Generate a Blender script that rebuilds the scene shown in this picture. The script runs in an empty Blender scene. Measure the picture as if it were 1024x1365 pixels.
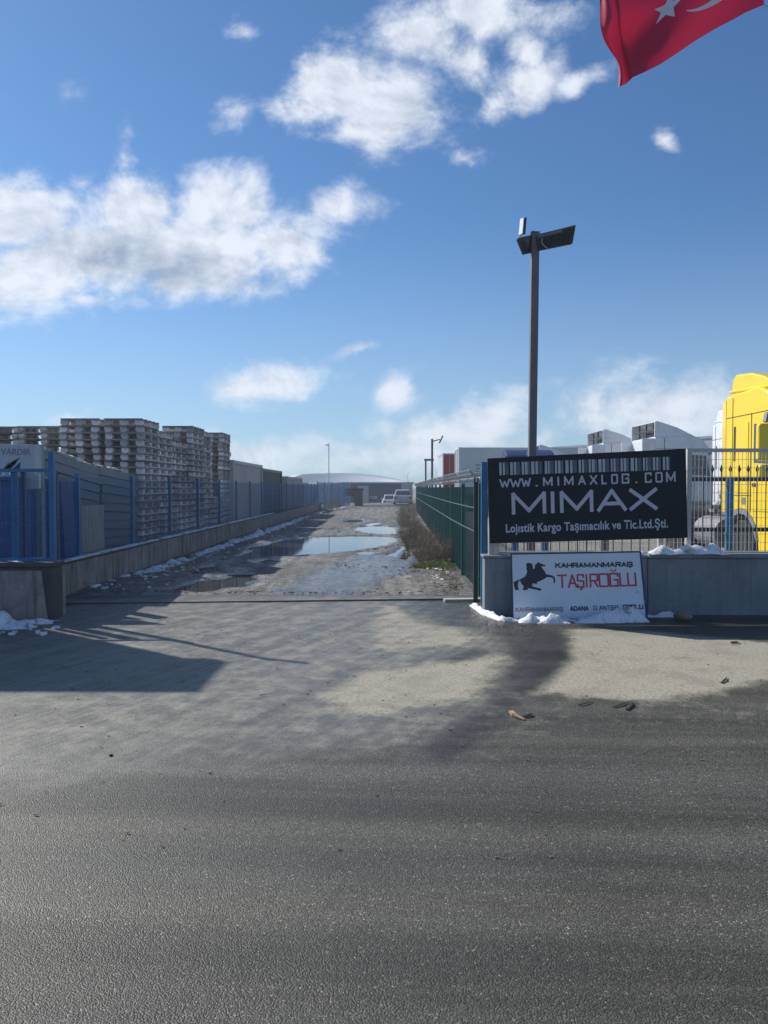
import bpy, bmesh, math, random
import numpy as np
from mathutils import Vector, Matrix, noise as mnoise
R = math.radians
rnd = random.Random(7)
scene = bpy.context.scene
COL = scene.collection

# ------------------------------------------------------------------ camera
F, CX, CY, HY, EYE = 1025.0, 512.0, 682.5, 650.0, 1.6
PITCH = math.atan((CY - HY) / F)
cam_d = bpy.data.cameras.new('camera'); cam = bpy.data.objects.new('camera', cam_d); COL.objects.link(cam)
cam_d.sensor_fit = 'HORIZONTAL'; cam_d.sensor_width = 36.0; cam_d.lens = 36.0 * F / 1024.0
cam_d.clip_start = 0.05; cam_d.clip_end = 4000
cam.location = (0, 0, EYE); cam.rotation_euler = (math.pi / 2 - PITCH, 0, 0)
scene.camera = cam
cp, sp = math.cos(PITCH), math.sin(PITCH)
def ray(px, py):
    u, v = (px - CX) / F, (CY - py) / F
    return Vector((u, cp + v * sp, -sp + v * cp))
def at(px, py, d):
    r = ray(px, py); return Vector((0, 0, EYE)) + r * (d / r.y)
def gnd(px, py, z=0.0):
    r = ray(px, py); return Vector((0, 0, EYE)) + r * ((z - EYE) / r.z)

# ------------------------------------------------------------------ light
SUN_EL, SUN_AZ = R(38), R(-53)          # azimuth from +Y, negative = towards -X
SKY_STRENGTH, SUN_STRENGTH, EXPOSURE = 0.12, 3.6, 0.63
sun_dir = Vector((math.sin(SUN_AZ) * math.cos(SUN_EL), math.cos(SUN_AZ) * math.cos(SUN_EL), math.sin(SUN_EL)))
sl = bpy.data.lights.new('sun', 'SUN'); sl.energy = SUN_STRENGTH; sl.angle = R(0.5); sl.color = (1.0, 0.955, 0.88)
so = bpy.data.objects.new('sun', sl); COL.objects.link(so); so.location = (-20, 15, 20)
so.rotation_euler = sun_dir.to_track_quat('Z', 'Y').to_euler()
scene.view_settings.view_transform = 'Standard'; scene.view_settings.look = 'None'
scene.view_settings.exposure = EXPOSURE; scene.view_settings.gamma = 1.0; scene.view_settings.use_curve_mapping = False

class NT:
    """small node-tree helper"""
    def __init__(s, nt): s.nt = nt
    def n(s, typ, **kw):
        nd = s.nt.nodes.new(typ)
        for k, v in kw.items(): setattr(nd, k, v)
        return nd
    def link(s, a, b): s.nt.links.new(a, b)
    def put(s, sock, v):
        if hasattr(v, 'is_output'): s.link(v, sock)
        else: sock.default_value = v
    def math(s, op, a, b=0.0, c=None, clamp=False):
        nd = s.n('ShaderNodeMath', operation=op, use_clamp=clamp)
        s.put(nd.inputs[0], a); s.put(nd.inputs[1], b)
        if c is not None: s.put(nd.inputs[2], c)
        return nd.outputs[0]
    def vmath(s, op, a, b=None, sc=None):
        nd = s.n('ShaderNodeVectorMath', operation=op)
        s.put(nd.inputs[0], a)
        if b is not None: s.put(nd.inputs[1], b)
        if sc is not None: s.put(nd.inputs['Scale'], sc)
        return nd.outputs['Value'] if op in ('LENGTH', 'DOT_PRODUCT', 'DISTANCE') else nd.outputs[0]
    def smooth(s, v, a, b, lo=0.0, hi=1.0):
        nd = s.n('ShaderNodeMapRange', interpolation_type='SMOOTHSTEP')
        s.put(nd.inputs[0], v); s.put(nd.inputs[1], a); s.put(nd.inputs[2], b); s.put(nd.inputs[3], lo); s.put(nd.inputs[4], hi)
        return nd.outputs[0]
    def lin(s, v, a, b, lo=0.0, hi=1.0):
        nd = s.n('ShaderNodeMapRange')
        s.put(nd.inputs[0], v); s.put(nd.inputs[1], a); s.put(nd.inputs[2], b); s.put(nd.inputs[3], lo); s.put(nd.inputs[4], hi)
        return nd.outputs[0]
    def mix(s, f, a, b, typ='MIX'):
        nd = s.n('ShaderNodeMix', data_type='RGBA', blend_type=typ)
        s.put(nd.inputs[0], f)
        for k, v in ((6, a), (7, b)):
            if not hasattr(v, 'is_output') and len(v) == 3: v = tuple(v) + (1,)
            s.put(nd.inputs[k], v)
        return nd.outputs[2]
    def noise(s, vec, scale, detail=4, rough=0.55, dist=0.0):
        nd = s.n('ShaderNodeTexNoise')
        s.link(vec, nd.inputs['Vector']); nd.inputs['Scale'].default_value = scale
        nd.inputs['Detail'].default_value = detail; nd.inputs['Roughness'].default_value = rough
        nd.inputs['Distortion'].default_value = dist
        return nd.outputs[0]
    def voro(s, vec, scale, feature='F1'):
        nd = s.n('ShaderNodeTexVoronoi', feature=feature); s.link(vec, nd.inputs['Vector']); nd.inputs['Scale'].default_value = scale
        return nd
    def mapping(s, vec, loc=(0, 0, 0), rot=(0, 0, 0), scl=(1, 1, 1), typ='POINT'):
        nd = s.n('ShaderNodeMapping', vector_type=typ); s.link(vec, nd.inputs[0])
        nd.inputs[1].default_value = loc; nd.inputs[2].default_value = rot; nd.inputs[3].default_value = scl
        return nd.outputs[0]

# ------------------------------------------------------------------ sky
world = bpy.data.worlds.new('World'); scene.world = world; world.use_nodes = True
wn = NT(world.node_tree); world.node_tree.nodes.clear()
sky = wn.n('ShaderNodeTexSky', sky_type='NISHITA'); sky.sun_disc = False
sky.sun_elevation = SUN_EL; sky.sun_rotation = SUN_AZ; sky.air_density = 1.0; sky.dust_density = 0.3; sky.ozone_density = 3.0; sky.altitude = 100
tc = wn.n('ShaderNodeTexCoord'); D = tc.outputs['Generated']
sep = wn.n('ShaderNodeSeparateXYZ'); wn.link(D, sep.inputs[0])
ysafe = wn.math('MAXIMUM', sep.outputs[1], 0.12)
cmb = wn.n('ShaderNodeCombineXYZ'); wn.link(wn.math('DIVIDE', sep.outputs[0], ysafe), cmb.inputs[0]); wn.link(wn.math('DIVIDE', sep.outputs[2], ysafe), cmb.inputs[1])
UV = cmb.outputs[0]
def warp(vec, amt, sc):
    nd = wn.n('ShaderNodeTexNoise'); wn.link(vec, nd.inputs['Vector']); nd.inputs['Scale'].default_value = sc
    nd.inputs['Detail'].default_value = 5; nd.inputs['Roughness'].default_value = 0.6
    c = wn.vmath('SUBTRACT', nd.outputs['Color'], (0.5, 0.5, 0.5))
    return wn.vmath('ADD', vec, wn.vmath('MULTIPLY', c, (amt, amt, amt)))
UVW = warp(warp(UV, 0.07, 6.0), 0.022, 30.0)
# cloud masses: picture-plane centre, radii, tilt, weight
BL = [(20, 280, 130, 75, 0, 1.1), (50, 375, 150, 70, 0, 1.0), (165, 275, 75, 62, 0, 1.0), (163, 205, 24, 62, 4, .62), (110, 235, 40, 26, 30, .4), (140, 340, 170, 80, 0, 1.1), (310, 268, 90, 58, 0, 1.05),
      (260, 345, 180, 72, 4, 1.05), (440, 284, 80, 50, 10, .8), (385, 320, 110, 66, 12, .95), (120, 405, 130, 26, 0, .6),
      (440, 110, 88, 72, 10, 1.05), (495, 160, 84, 56, 10, 1.0), (498, 195, 40, 44, 0, .7), (555, 50, 78, 58, 0, 1.0), (622, 18, 70, 42, 0, .8), (612, 85, 28, 44, 20, .5), (545, 125, 75, 66, 0, .8), (375, 135, 40, 26, -20, .5),
      (715, 105, 52, 34, 25, .62), (708, 72, 24, 40, 20, .5), (775, 108, 48, 18, 14, .5), (652, 135, 34, 20, 20, .38), (720, 10, 70, 24, 0, .3),
      (330, 36, 36, 22, -25, .36), (312, 148, 28, 28, 0, .32), (886, 190, 13, 17, 0, .34), (620, 206, 24, 12, 0, .30), (88, 118, 40, 30, 0, .22),
      (325, 518, 115, 25, 2, .50), (95, 549, 56, 14, 0, .42), (530, 528, 30, 22, 0, .46), (660, 548, 100, 32, 22, .50), (600, 578, 150, 32, 6, .46), (560, 606, 300, 26, 0, .42), (360, 600, 300, 26, 0, .32), (900, 560, 220, 50, 0, .24), (465, 474, 26, 8, 18, .40)]
Fm = None
for (bx, by, rx, ry, tilt, w) in BL:
    c = ray(bx, by); c = (c.x / c.y, c.z / c.y, 0)
    m = wn.mapping(UVW, c, (0, 0, R(tilt)), (rx / F, ry / F, 1), 'TEXTURE')
    v = wn.math('MULTIPLY_ADD', wn.vmath('LENGTH', m), -w, w)
    Fm = v if Fm is None else wn.math('SMOOTH_MAX', Fm, v, 0.12)
front = wn.smooth(sep.outputs[1], 0.12, 0.3)
# elsewhere: scattered clouds of the same kind
gen = wn.math('MULTIPLY', wn.smooth(wn.noise(D, 1.7, 3), 0.52, 0.72), wn.smooth(sep.outputs[2], 0.02, 0.2))
Fm = wn.math('ADD', wn.math('MULTIPLY', wn.math('MAXIMUM', Fm, -0.6), front), wn.math('MULTIPLY', wn.math('MULTIPLY_ADD', gen, 1.2, -0.5), wn.math('SUBTRACT', 1.0, front)))
P3 = wn.mapping(UV, (3.1, 1.7, 0.4), (0, 0, 0), (1, 1.25, 1))
n1 = wn.noise(P3, 5.8, 13, 0.635, 0.28)
P3b = wn.mapping(UV, (3.1 + 0.014, 1.7 - 0.014, 0.4), (0, 0, 0), (1, 1.25, 1))
n2 = wn.noise(P3b, 5.8, 11, 0.60, 0.28)
dens = wn.math('ADD', Fm, wn.math('MULTIPLY', wn.math('SUBTRACT', n1, 0.5), 2.3))
alpha = wn.smooth(dens, -0.06, 0.62)
rim = wn.math('SUBTRACT', n1, n2)
# the thick, grey-bellied middle of the big clouds
shade = None
for (bx, by, rx, ry, tilt, w) in [(190, 352, 210, 62, -10, 1.0), (40, 300, 120, 40, 10, .4), (560, 150, 90, 60, 0, .35)]:
    c = ray(bx, by); mm_ = wn.mapping(UVW, (c.x / c.y, c.z / c.y, 0), (0, 0, R(tilt)), (rx / F, ry / F, 1), 'TEXTURE')
    v = wn.smooth(wn.vmath('LENGTH', mm_), 1.0, 0.1, 0.0, w); shade = v if shade is None else wn.math('MAXIMUM', shade, v)
shade = wn.math('MULTIPLY', shade, front if False else 1.0)
thick = wn.smooth(wn.math('ADD', Fm, wn.math('MULTIPLY', wn.math('SUBTRACT', wn.noise(P3, 4.0, 4), 0.5), 1.3)), 0.35, 1.05)
lit = wn.math('ADD', wn.math('MULTIPLY_ADD', rim, 3.4, 0.93), wn.math('ADD', wn.math('MULTIPLY', thick, -0.16), wn.math('MULTIPLY', shade, -0.72)), clamp=True)
cloud_col = wn.mix(lit, (0.34, 0.42, 0.55), (0.84, 0.89, 0.97))
csc = wn.vmath('SCALE', cloud_col, sc=5.6)
hs = wn.n('ShaderNodeHueSaturation'); wn.link(sky.outputs[0], hs.inputs['Color']); hs.inputs['Saturation'].default_value = 1.0; hs.inputs['Value'].default_value = 1.0
hor = wn.smooth(sep.outputs[2], -0.05, 0.42, 1.0, 0.0)
SKYC = wn.mix(1.0, hs.outputs[0], wn.mix(hor, (.31, .46, .58), (.29, .45, .60)), 'MULTIPLY')
SKYC = wn.mix(wn.math('MULTIPLY', wn.smooth(sep.outputs[2], 0.0, 0.34, 1.0, 0.0), .45), SKYC, (2.7, 3.45, 4.2))
fin = wn.mix(wn.math('MULTIPLY', alpha, 0.93), SKYC, csc)
bg = wn.n('ShaderNodeBackground'); wn.link(fin, bg.inputs[0]); bg.inputs[1].default_value = SKY_STRENGTH
wo = wn.n('ShaderNodeOutputWorld'); wn.link(bg.outputs[0], wo.inputs[0])
world.cycles.sampling_method = 'MANUAL'; world.cycles.sample_map_resolution = 512

# ------------------------------------------------------------------ materials
def pmat(name, col, rough=0.6, metal=0.0, var=0.15, vscale=3.0, bump=0.0, bscale=40.0, streak=0.0, spec=0.5, dirt=0.0, dirtcol=(.09, .08, .07), rand=0.0, coat=0.0, obj=True):
    m = bpy.data.materials.new(name); m.use_nodes = True; t = NT(m.node_tree)
    b = m.node_tree.nodes['Principled BSDF']
    co = t.n('ShaderNodeTexCoord').outputs['Object'] if obj else t.n('ShaderNodeNewGeometry').outputs['Position']
    nv = t.noise(co, vscale, 6, 0.6)
    k = t.lin(nv, 0.3, 0.7, 1 - var, 1 + var)
    c = t.vmath('SCALE', tuple(col), sc=k)
    if streak:
        sv = t.noise(t.mapping(co, scl=(9, 9, 0.5)), 1.3, 5, 0.6)
        c = t.mix(t.math('MULTIPLY', t.smooth(sv, 0.48, 0.66), streak), c, dirtcol)
    if dirt:
        dv = t.noise(co, 5.0, 8, 0.68)
        c = t.mix(t.math('MULTIPLY', t.smooth(dv, 0.5, 0.68), dirt), c, dirtcol)
    if rand:
        oi = t.n('ShaderNodeObjectInfo')
        c = t.vmath('SCALE', c, sc=t.lin(oi.outputs['Random'], 0, 1, 1 - rand, 1 + rand))
    t.link(c, b.inputs['Base Color'])
    rr = t.lin(nv, 0.3, 0.7, max(0.02, rough - 0.08), min(1, rough + 0.08)); t.link(rr, b.inputs['Roughness'])
    b.inputs['Metallic'].default_value = metal; b.inputs['Specular IOR Level'].default_value = spec
    if coat: b.inputs['Coat Weight'].default_value = coat
    if bump:
        bp = t.n('ShaderNodeBump'); bp.inputs['Strength'].default_value = bump; bp.inputs['Distance'].default_value = 0.01
        t.link(t.noise(co, bscale, 6, 0.6), bp.inputs['Height']); t.link(bp.outputs[0], b.inputs['Normal'])
    return m
M = {}
M['concrete_dark'] = pmat('weathered_concrete', (.27, .25, .235), .85, var=.3, vscale=2.2, bump=.6, bscale=25, streak=.75, dirt=.5, dirtcol=(.045, .04, .037))
M['concrete_pillar'] = pmat('pillar_concrete', (.31, .26, .23), .85, var=.25, vscale=3, bump=.6, bscale=25, streak=.55, dirt=.4, dirtcol=(.05, .04, .037))
M['cap'] = pmat('stained_coping', (.08, .072, .07), .85, var=.3, bump=.5)
M['wall_grey'] = pmat('grey_painted_plaster', (.205, .235, .26), .75, var=.2, vscale=1.8, bump=.5, bscale=14, streak=.4, dirt=.5, dirtcol=(.12, .13, .135))
M['blue'] = pmat('blue_painted_steel', (.018, .145, .33), .38, var=.2, vscale=8, dirt=.25, dirtcol=(.05, .1, .15))
M['blue_dark'] = pmat('dark_blue_steel', (.012, .05, .13), .45, var=.2, vscale=6)
M['blue_bin'] = pmat('blue_container_paint', (.012, .075, .26), .5, var=.3, vscale=2.5, dirt=.4, dirtcol=(.02, .045, .09))
M['green'] = pmat('green_coated_wire', (.010, .09, .08), .45, var=.2)
M['green_lit'] = pmat('sunlit_green_wire', (.10, .19, .18), .35, var=.2)  # lighter copy of the green, with sunlight put into the colour
M['white_wire'] = pmat('galvanised_white_wire', (.50, .50, .48), .4, var=.12)
M['galv'] = pmat('galvanised_steel', (.45, .46, .46), .35, metal=.6, var=.15)
M['black_iron'] = pmat('black_iron', (.03, .028, .026), .5, var=.2)
M['pole'] = pmat('grey_brown_pole_paint', (.15, .14, .15), .55, var=.18, vscale=4, streak=.2)
M['lamp_black'] = pmat('black_lamp_housing', (.02, .028, .035), .35, var=.15)
M['lamp_glass'] = pmat('lamp_glass', (.75, .8, .82), .12, var=.05)
M['sign_black'] = pmat('black_sign_sheet', (.004, .007, .014), .38, var=.3, vscale=2.0, dirt=.12, dirtcol=(.012, .02, .022), spec=.22)
M['letter'] = pmat('silver_lettering', (.50, .50, .60), .45, var=.08, vscale=8)
M['bars_a'] = pmat('silver_bar_print', (.45, .47, .53), .45, var=.15, vscale=12)
M['bars_b'] = pmat('grey_bar_print', (.13, .14, .17), .5, var=.2, vscale=12)
M['sign_white'] = pmat('white_sign_sheet', (.66, .72, .78), .45, var=.06, vscale=2.5, dirt=.10, dirtcol=(.45, .5, .55))
M['ink_black'] = pmat('black_print', (.012, .02, .03), .5, var=.2)
M['ink_red'] = pmat('red_print', (.50, .04, .075), .5, var=.15)
M['ink_faded'] = pmat('faded_print', (.27, .22, .27), .6, var=.25, vscale=20)
M['sign_pale'] = pmat('pale_sign_sheet', (.50, .52, .55), .5, var=.08, dirt=.2, dirtcol=(.4, .42, .45))
M['frame_blue'] = pmat('navy_sign_edge', (.015, .04, .12), .5)
M['panel_grey'] = pmat('grey_insulated_panel', (.13, .175, .215), .5, var=.15, vscale=1.5, dirt=.35, dirtcol=(.06, .08, .09), rand=.12)
M['panel_edge'] = pmat('panel_foam_edge', (.12, .12, .12), .8, var=.2)
M['sheet_white'] = pmat('dirty_white_sheet', (.40, .39, .36), .6, var=.15, streak=.25, dirtcol=(.2, .19, .17))
M['pallet'] = pmat('weathered_pallet_wood', (.25, .245, .245), .8, var=.35, vscale=5, bump=.3, bscale=30, rand=.45, dirt=.4, dirtcol=(.10, .08, .07))
M['pallet_block'] = pmat('pallet_block_wood', (.60, .58, .57), .85, var=.35, vscale=7, rand=.4, dirt=.35, dirtcol=(.12, .085, .07))
M['container_white'] = pmat('container_white', (.48, .46, .44), .55, var=.12, streak=.35, dirtcol=(.25, .2, .16))
M['container_teal'] = pmat('container_teal', (.022, .06, .07), .5, var=.2, streak=.2)
M['container_grey'] = pmat('container_grey', (.33, .34, .35), .55, var=.1)
M['truck_white'] = pmat('white_truck_paint', (.74, .76, .78), .28, var=.05, coat=.4, dirt=.12, dirtcol=(.4, .38, .34))
M['truck_yellow'] = pmat('yellow_truck_paint', (.90, .64, .004), .32, var=.03, coat=.3, dirt=.03, dirtcol=(.5, .38, .05))
M['truck_blue'] = pmat('blue_truck_paint', (.010, .035, .12), .5, var=.08, spec=.3)
M['seam'] = pmat('dark_seam', (.03, .025, .015), .8)
M['chassis'] = pmat('chassis_dark', (.045, .045, .048), .7, var=.3, dirt=.4, dirtcol=(.12, .11, .1))
M['fender'] = pmat('grey_fender_plastic', (.20, .21, .22), .6, var=.15)
M['tyre'] = pmat('tyre_rubber', (.02, .02, .02), .85, var=.2, dirt=.3, dirtcol=(.09, .08, .07))
M['rim'] = pmat('wheel_rim', (.45, .46, .47), .4, metal=.3, var=.15)
M['glass'] = pmat('dark_window_glass', (.03, .05, .06), .06, var=.1, spec=.8)
M['red_tr'] = pmat('red_trailer', (.30, .018, .02), .5, var=.12, streak=.2)
M['trailer_white'] = pmat('white_trailer_skin', (.55, .58, .60), .45, var=.06)
M['navy_tr'] = pmat('navy_trailer_curtain', (.018, .028, .055), .55, var=.15)
M['roof_white'] = pmat('white_metal_roof', (.78, .80, .82), .4, var=.08)
M['bld_blue'] = pmat('blue_grey_cladding', (.24, .29, .34), .6, var=.08)
M['bld_grey'] = pmat('pale_grey_cladding', (.26, .31, .35), .6, var=.06)
M['brick'] = pmat('brown_brickwork', (.12, .075, .055), .85, var=.2)
M['car_silver'] = pmat('silver_car_paint', (.42, .42, .41), .3, var=.05, coat=.4)
M['car_white'] = pmat('white_car_paint', (.68, .70, .72), .3, var=.05, coat=.4)
M['light_red'] = pmat('red_tail_light', (.35, .02, .02), .3)
M['twig'] = pmat('dry_twigs', (.21, .165, .11), .9, var=.35, vscale=6, obj=False)
M['twig_b'] = pmat('grey_dry_twigs', (.13, .10, .085), .9, var=.35, vscale=6, obj=False)
M['grass_green'] = pmat('winter_grass', (.17, .20, .04), .8, var=.4, vscale=6)
M['grass_dry'] = pmat('dry_grass', (.27, .22, .12), .85, var=.35, vscale=6)
M['wood_bit'] = pmat('broken_wood', (.30, .21, .14), .8, var=.3, vscale=20)
M['bark'] = pmat('dark_bark', (.035, .028, .022), .9, var=.3)
M['stone'] = pmat('brown_stone', (.22, .15, .11), .85, var=.3, vscale=15, bump=.5)
M['rail'] = pmat('rusty_gate_rail', (.07, .06, .055), .5, metal=.4, var=.3, vscale=8)
M['rail_conc'] = pmat('rail_concrete_edge', (.38, .36, .32), .8, var=.2)
M['rust'] = pmat('rusty_wire', (.16, .12, .10), .7, var=.3)
M['plaster_tower'] = pmat('tower_plaster', (.35, .34, .32), .8, var=.15, streak=.3)
M['orange'] = pmat('orange_plastic', (.7, .2, .03), .4)

def snow_mat():
    m = bpy.data.materials.new('old_snow'); m.use_nodes = True; t = NT(m.node_tree); b = m.node_tree.nodes['Principled BSDF']
    co = t.n('ShaderNodeNewGeometry').outputs['Position']
    dv = t.noise(co, 7, 8, .7)
    c = t.mix(t.smooth(dv, .50, .66), (.78, .81, .86), (.34, .32, .29)); t.link(c, b.inputs['Base Color'])
    b.inputs['Roughness'].default_value = .6
    bp = t.n('ShaderNodeBump'); bp.inputs['Strength'].default_value = .6; bp.inputs['Distance'].default_value = .02
    t.link(t.noise(co, 45, 6, .65), bp.inputs['Height']); t.link(bp.outputs[0], b.inputs['Normal'])
    return m
M['snow'] = snow_mat()

def flag_mat():
    m = bpy.data.materials.new('red_flag_cloth'); m.use_nodes = True; t = NT(m.node_tree); b = m.node_tree.nodes['Principled BSDF']
    out = m.node_tree.nodes['Material Output']
    b.inputs['Base Color'].default_value = (.47, .008, .055, 1); b.inputs['Roughness'].default_value = .7
    tr = t.n('ShaderNodeBsdfTranslucent'); tr.inputs[0].default_value = (.5, .008, .05, 1)
    mx = t.n('ShaderNodeMixShader'); mx.inputs[0].default_value = .22; t.link(b.outputs[0], mx.inputs[1]); t.link(tr.outputs[0], mx.inputs[2]); t.link(mx.outputs[0], out.inputs[0])
    co = t.n('ShaderNodeTexCoord').outputs['Object']
    bp = t.n('ShaderNodeBump'); bp.inputs['Strength'].default_value = .15; bp.inputs['Distance'].default_value = .01
    t.link(t.noise(co, 9, 5, .6), bp.inputs['Height']); t.link(bp.outputs[0], b.inputs['Normal'])
    return m
M['flag'] = flag_mat()
M['flag_white'] = pmat('white_flag_print', (.72, .72, .76), .7, var=.04)

def road_mat():
    m = bpy.data.materials.new('asphalt_with_dried_mud'); m.use_nodes = True; t = NT(m.node_tree); b = m.node_tree.nodes['Principled BSDF']
    P = t.n('ShaderNodeNewGeometry').outputs['Position']
    def attr(n):
        a = t.n('ShaderNodeAttribute'); a.attribute_name = n; return a.outputs['Fac']
    dust, damp_shade = attr('dust'), attr('damp_shade')  # both fields also carry painted sunlight and shade
    big = t.noise(P, .9, 6, .6); mid = t.noise(P, 4.5, 9, .68); fine = t.noise(P, 38, 6, .7)
    vo = t.voro(P, 165); vo2 = t.voro(P, 420); mouth = attr('mouth')
    sepc = t.n('ShaderNodeSeparateColor'); t.link(vo.outputs['Color'], sepc.inputs[0])
    sepd = t.n('ShaderNodeSeparateColor'); t.link(vo2.outputs['Color'], sepd.inputs[0])
    st = t.math('ADD', t.math('MULTIPLY', t.math('POWER', sepc.outputs[0], 2.0), .085), .045)
    st = t.math('ADD', st, t.math('MULTIPLY', t.math('POWER', sepd.outputs[1], 3.0), .03))
    bright = t.math('GREATER_THAN', sepc.outputs[1], .985)
    st = t.math('ADD', st, t.math('MULTIPLY', bright, .22))
    st = t.math('MULTIPLY', st, t.lin(big, .3, .7, .84, 1.18))
    # long faint bands the traffic leaves along the street
    band = t.noise(t.mapping(t.mapping(P, rot=(0, 0, R(3))), scl=(.07, 1.7, 1)), 1.3, 6, .62)
    st = t.math('MULTIPLY', st, t.smooth(band, .34, .66, .66, 1.34))
    hue = t.lin(t.noise(t.mapping(P, scl=(.15, 1.2, 1)), 1.1, 3), .35, .65)
    asp = t.vmath('SCALE', t.mix(hue, (.80, .80, .66), (.87, .80, .61)), sc=st)
    # turning tracks that swing out of the lane towards the left
    P66 = t.mapping(P, rot=(0, 0, R(-66)))
    trk = t.noise(t.mapping(P66, scl=(.085, 2.6, 1)), 1.6, 8, .66)
    trf = t.noise(t.mapping(P66, scl=(.12, 13, 1)), 2.0, 6, .65)
    # hard grey-brown film of mud packed over the apron in front of the lane
    mo = t.smooth(t.math('ADD', mouth, t.math('MULTIPLY', t.math('SUBTRACT', mid, .5), .8)), .2, .8)
    packc = t.mix(t.math('ADD', t.math('MULTIPLY', t.smooth(t.math('ADD', trk, t.math('MULTIPLY', t.math('SUBTRACT', mid, .5), .5)), .36, .64), .5), t.math('ADD', t.math('MULTIPLY', t.smooth(trf, .34, .66), .12), t.math('MULTIPLY', t.smooth(t.noise(P, 14, 8, .74), .34, .64), .38))), (.078, .077, .066), (.235, .228, .195))
    packc = t.mix(t.smooth(mid, .42, .66, 0, .5), packc, (.23, .215, .175))
    grit = t.lin(sepc.outputs[0], 0, 1, .78, 1.22)
    asp = t.mix(t.math('MULTIPLY', mo, .82), asp, t.vmath('SCALE', packc, sc=grit))
    dm = t.math('ADD', dust, t.math('MULTIPLY', t.math('SUBTRACT', mid, .5), 1.25))
    dm = t.math('ADD', dm, t.math('MULTIPLY', t.math('SUBTRACT', trk, .5), .55))
    dm = t.math('ADD', dm, t.math('MULTIPLY', t.math('SUBTRACT', fine, .5), .35))
    df = t.smooth(dm, .28, .92)
    dust_light_c = t.mix(t.lin(fine, .3, .7), (.25, .232, .182), (.44, .405, .32))
    dust_light_c = t.mix(t.smooth(t.noise(P, 2.2, 7, .65), .48, .62, 0, .45), dust_light_c, (.22, .205, .165))
    c = t.mix(t.math('MULTIPLY', df, t.lin(fine, .35, .6, .72, 1.0)), asp, dust_light_c)
    dp = t.smooth(t.math('ADD', damp_shade, t.math('MULTIPLY', t.math('SUBTRACT', mid, .5), .8)), .25, .8)
    c = t.mix(t.math('MULTIPLY', dp, .72), c, t.vmath('SCALE', c, sc=.42))
    t.link(c, b.inputs['Base Color'])
    rg = t.math('SUBTRACT', t.lin(df, 0, 1, .52, .88), t.math('MULTIPLY', dp, .14))
    rg = t.math('SUBTRACT', rg, t.math('MULTIPLY', t.math('MULTIPLY', mo, t.math('SUBTRACT', 1.0, df)), t.smooth(trf, .4, .6, .02, .16))); t.link(rg, b.inputs['Roughness'])
    b.inputs['Specular IOR Level'].default_value = .38
    h = t.math('ADD', t.math('MULTIPLY', vo.outputs['Distance'], -0.8), t.math('MULTIPLY', fine, .5))
    h = t.math('MULTIPLY', h, t.math('MULTIPLY', t.lin(df, 0, 1, 1, .45), t.lin(mo, 0, 1, 1, .7)))
    h = t.math('ADD', h, t.math('MULTIPLY', t.math('MULTIPLY', trf, mo), .15))
    bp = t.n('ShaderNodeBump'); bp.inputs['Strength'].default_value = .62; bp.inputs['Distance'].default_value = .006
    t.link(h, bp.inputs['Height'])
    t.link(bp.outputs[0], b.inputs['Normal'])
    return m
M['road'] = road_mat()

def lane_mat():
    m = bpy.data.materials.new('muddy_gravel_lane'); m.use_nodes = True; t = NT(m.node_tree); b = m.node_tree.nodes['Principled BSDF']
    P = t.n('ShaderNodeNewGeometry').outputs['Position']
    def attr(n):
        a = t.n('ShaderNodeAttribute'); a.attribute_name = n; return a.outputs['Fac']
    wet, pale = attr('wet'), attr('pale')
    big = t.noise(P, .8, 6, .62); mid = t.noise(t.mapping(P, scl=(1.3, .55, 1)), 3.6, 9, .7); fine = t.noise(P, 26, 7, .72)
    vo = t.voro(P, 38); s = t.n('ShaderNodeSeparateColor'); t.link(vo.outputs['Color'], s.inputs[0])
    base = t.mix(t.lin(big, .32, .68), (.12, .118, .11), (.27, .262, .24))
    peb = t.math('GREATER_THAN', s.outputs[0], .72)
    c = t.mix(t.math('MULTIPLY', peb, .7), base, (.24, .225, .20))
    c = t.mix(t.smooth(fine, .4, .62, 0, .55), c, (.05, .045, .038))
    pf = t.smooth(t.math('ADD', pale, t.math('MULTIPLY', t.math('SUBTRACT', mid, .5), 1.2)), .3, .8)
    c = t.mix(t.math('MULTIPLY', pf, .8), c, (.28, .265, .225))
    wf = t.smooth(t.math('ADD', wet, t.math('MULTIPLY', t.math('SUBTRACT', mid, .5), 1.3)), .30, .85)
    c = t.mix(t.math('MULTIPLY', wf, .5), c, t.vmath('SCALE', c, sc=.5))
    c = t.vmath('SCALE', c, sc=t.smooth(t.noise(P, 7.5, 8, .7), .38, .64, .55, 1.35))
    rut = t.noise(t.mapping(P, scl=(2.6, .16, 1)), 1.5, 6, .6)
    c = t.vmath('SCALE', c, sc=t.smooth(rut, .36, .62, .62, 1.22))
    t.link(c, b.inputs['Base Color'])
    t.link(t.lin(wf, 0, 1, .80, .24), b.inputs['Roughness'])
    b.inputs['Specular IOR Level'].default_value = .5
    h = t.math('ADD', t.math('MULTIPLY', fine, 1.0), t.math('MULTIPLY', vo.outputs['Distance'], -.6))
    h = t.math('ADD', h, t.math('MULTIPLY', mid, 1.2))
    bp = t.n('ShaderNodeBump'); bp.inputs['Distance'].default_value = .05
    t.link(t.lin(wf, 0, 1, .85, .22), bp.inputs['Strength'])
    t.link(h, bp.inputs['Height']); t.link(bp.outputs[0], b.inputs['Normal'])
    return m
M['lane'] = lane_mat()
M['yard'] = pmat('yard_gravel', (.20, .185, .16), .85, var=.35, vscale=.8, bump=.5, bscale=12, obj=False, dirt=.4, dirtcol=(.09, .08, .07))
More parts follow.
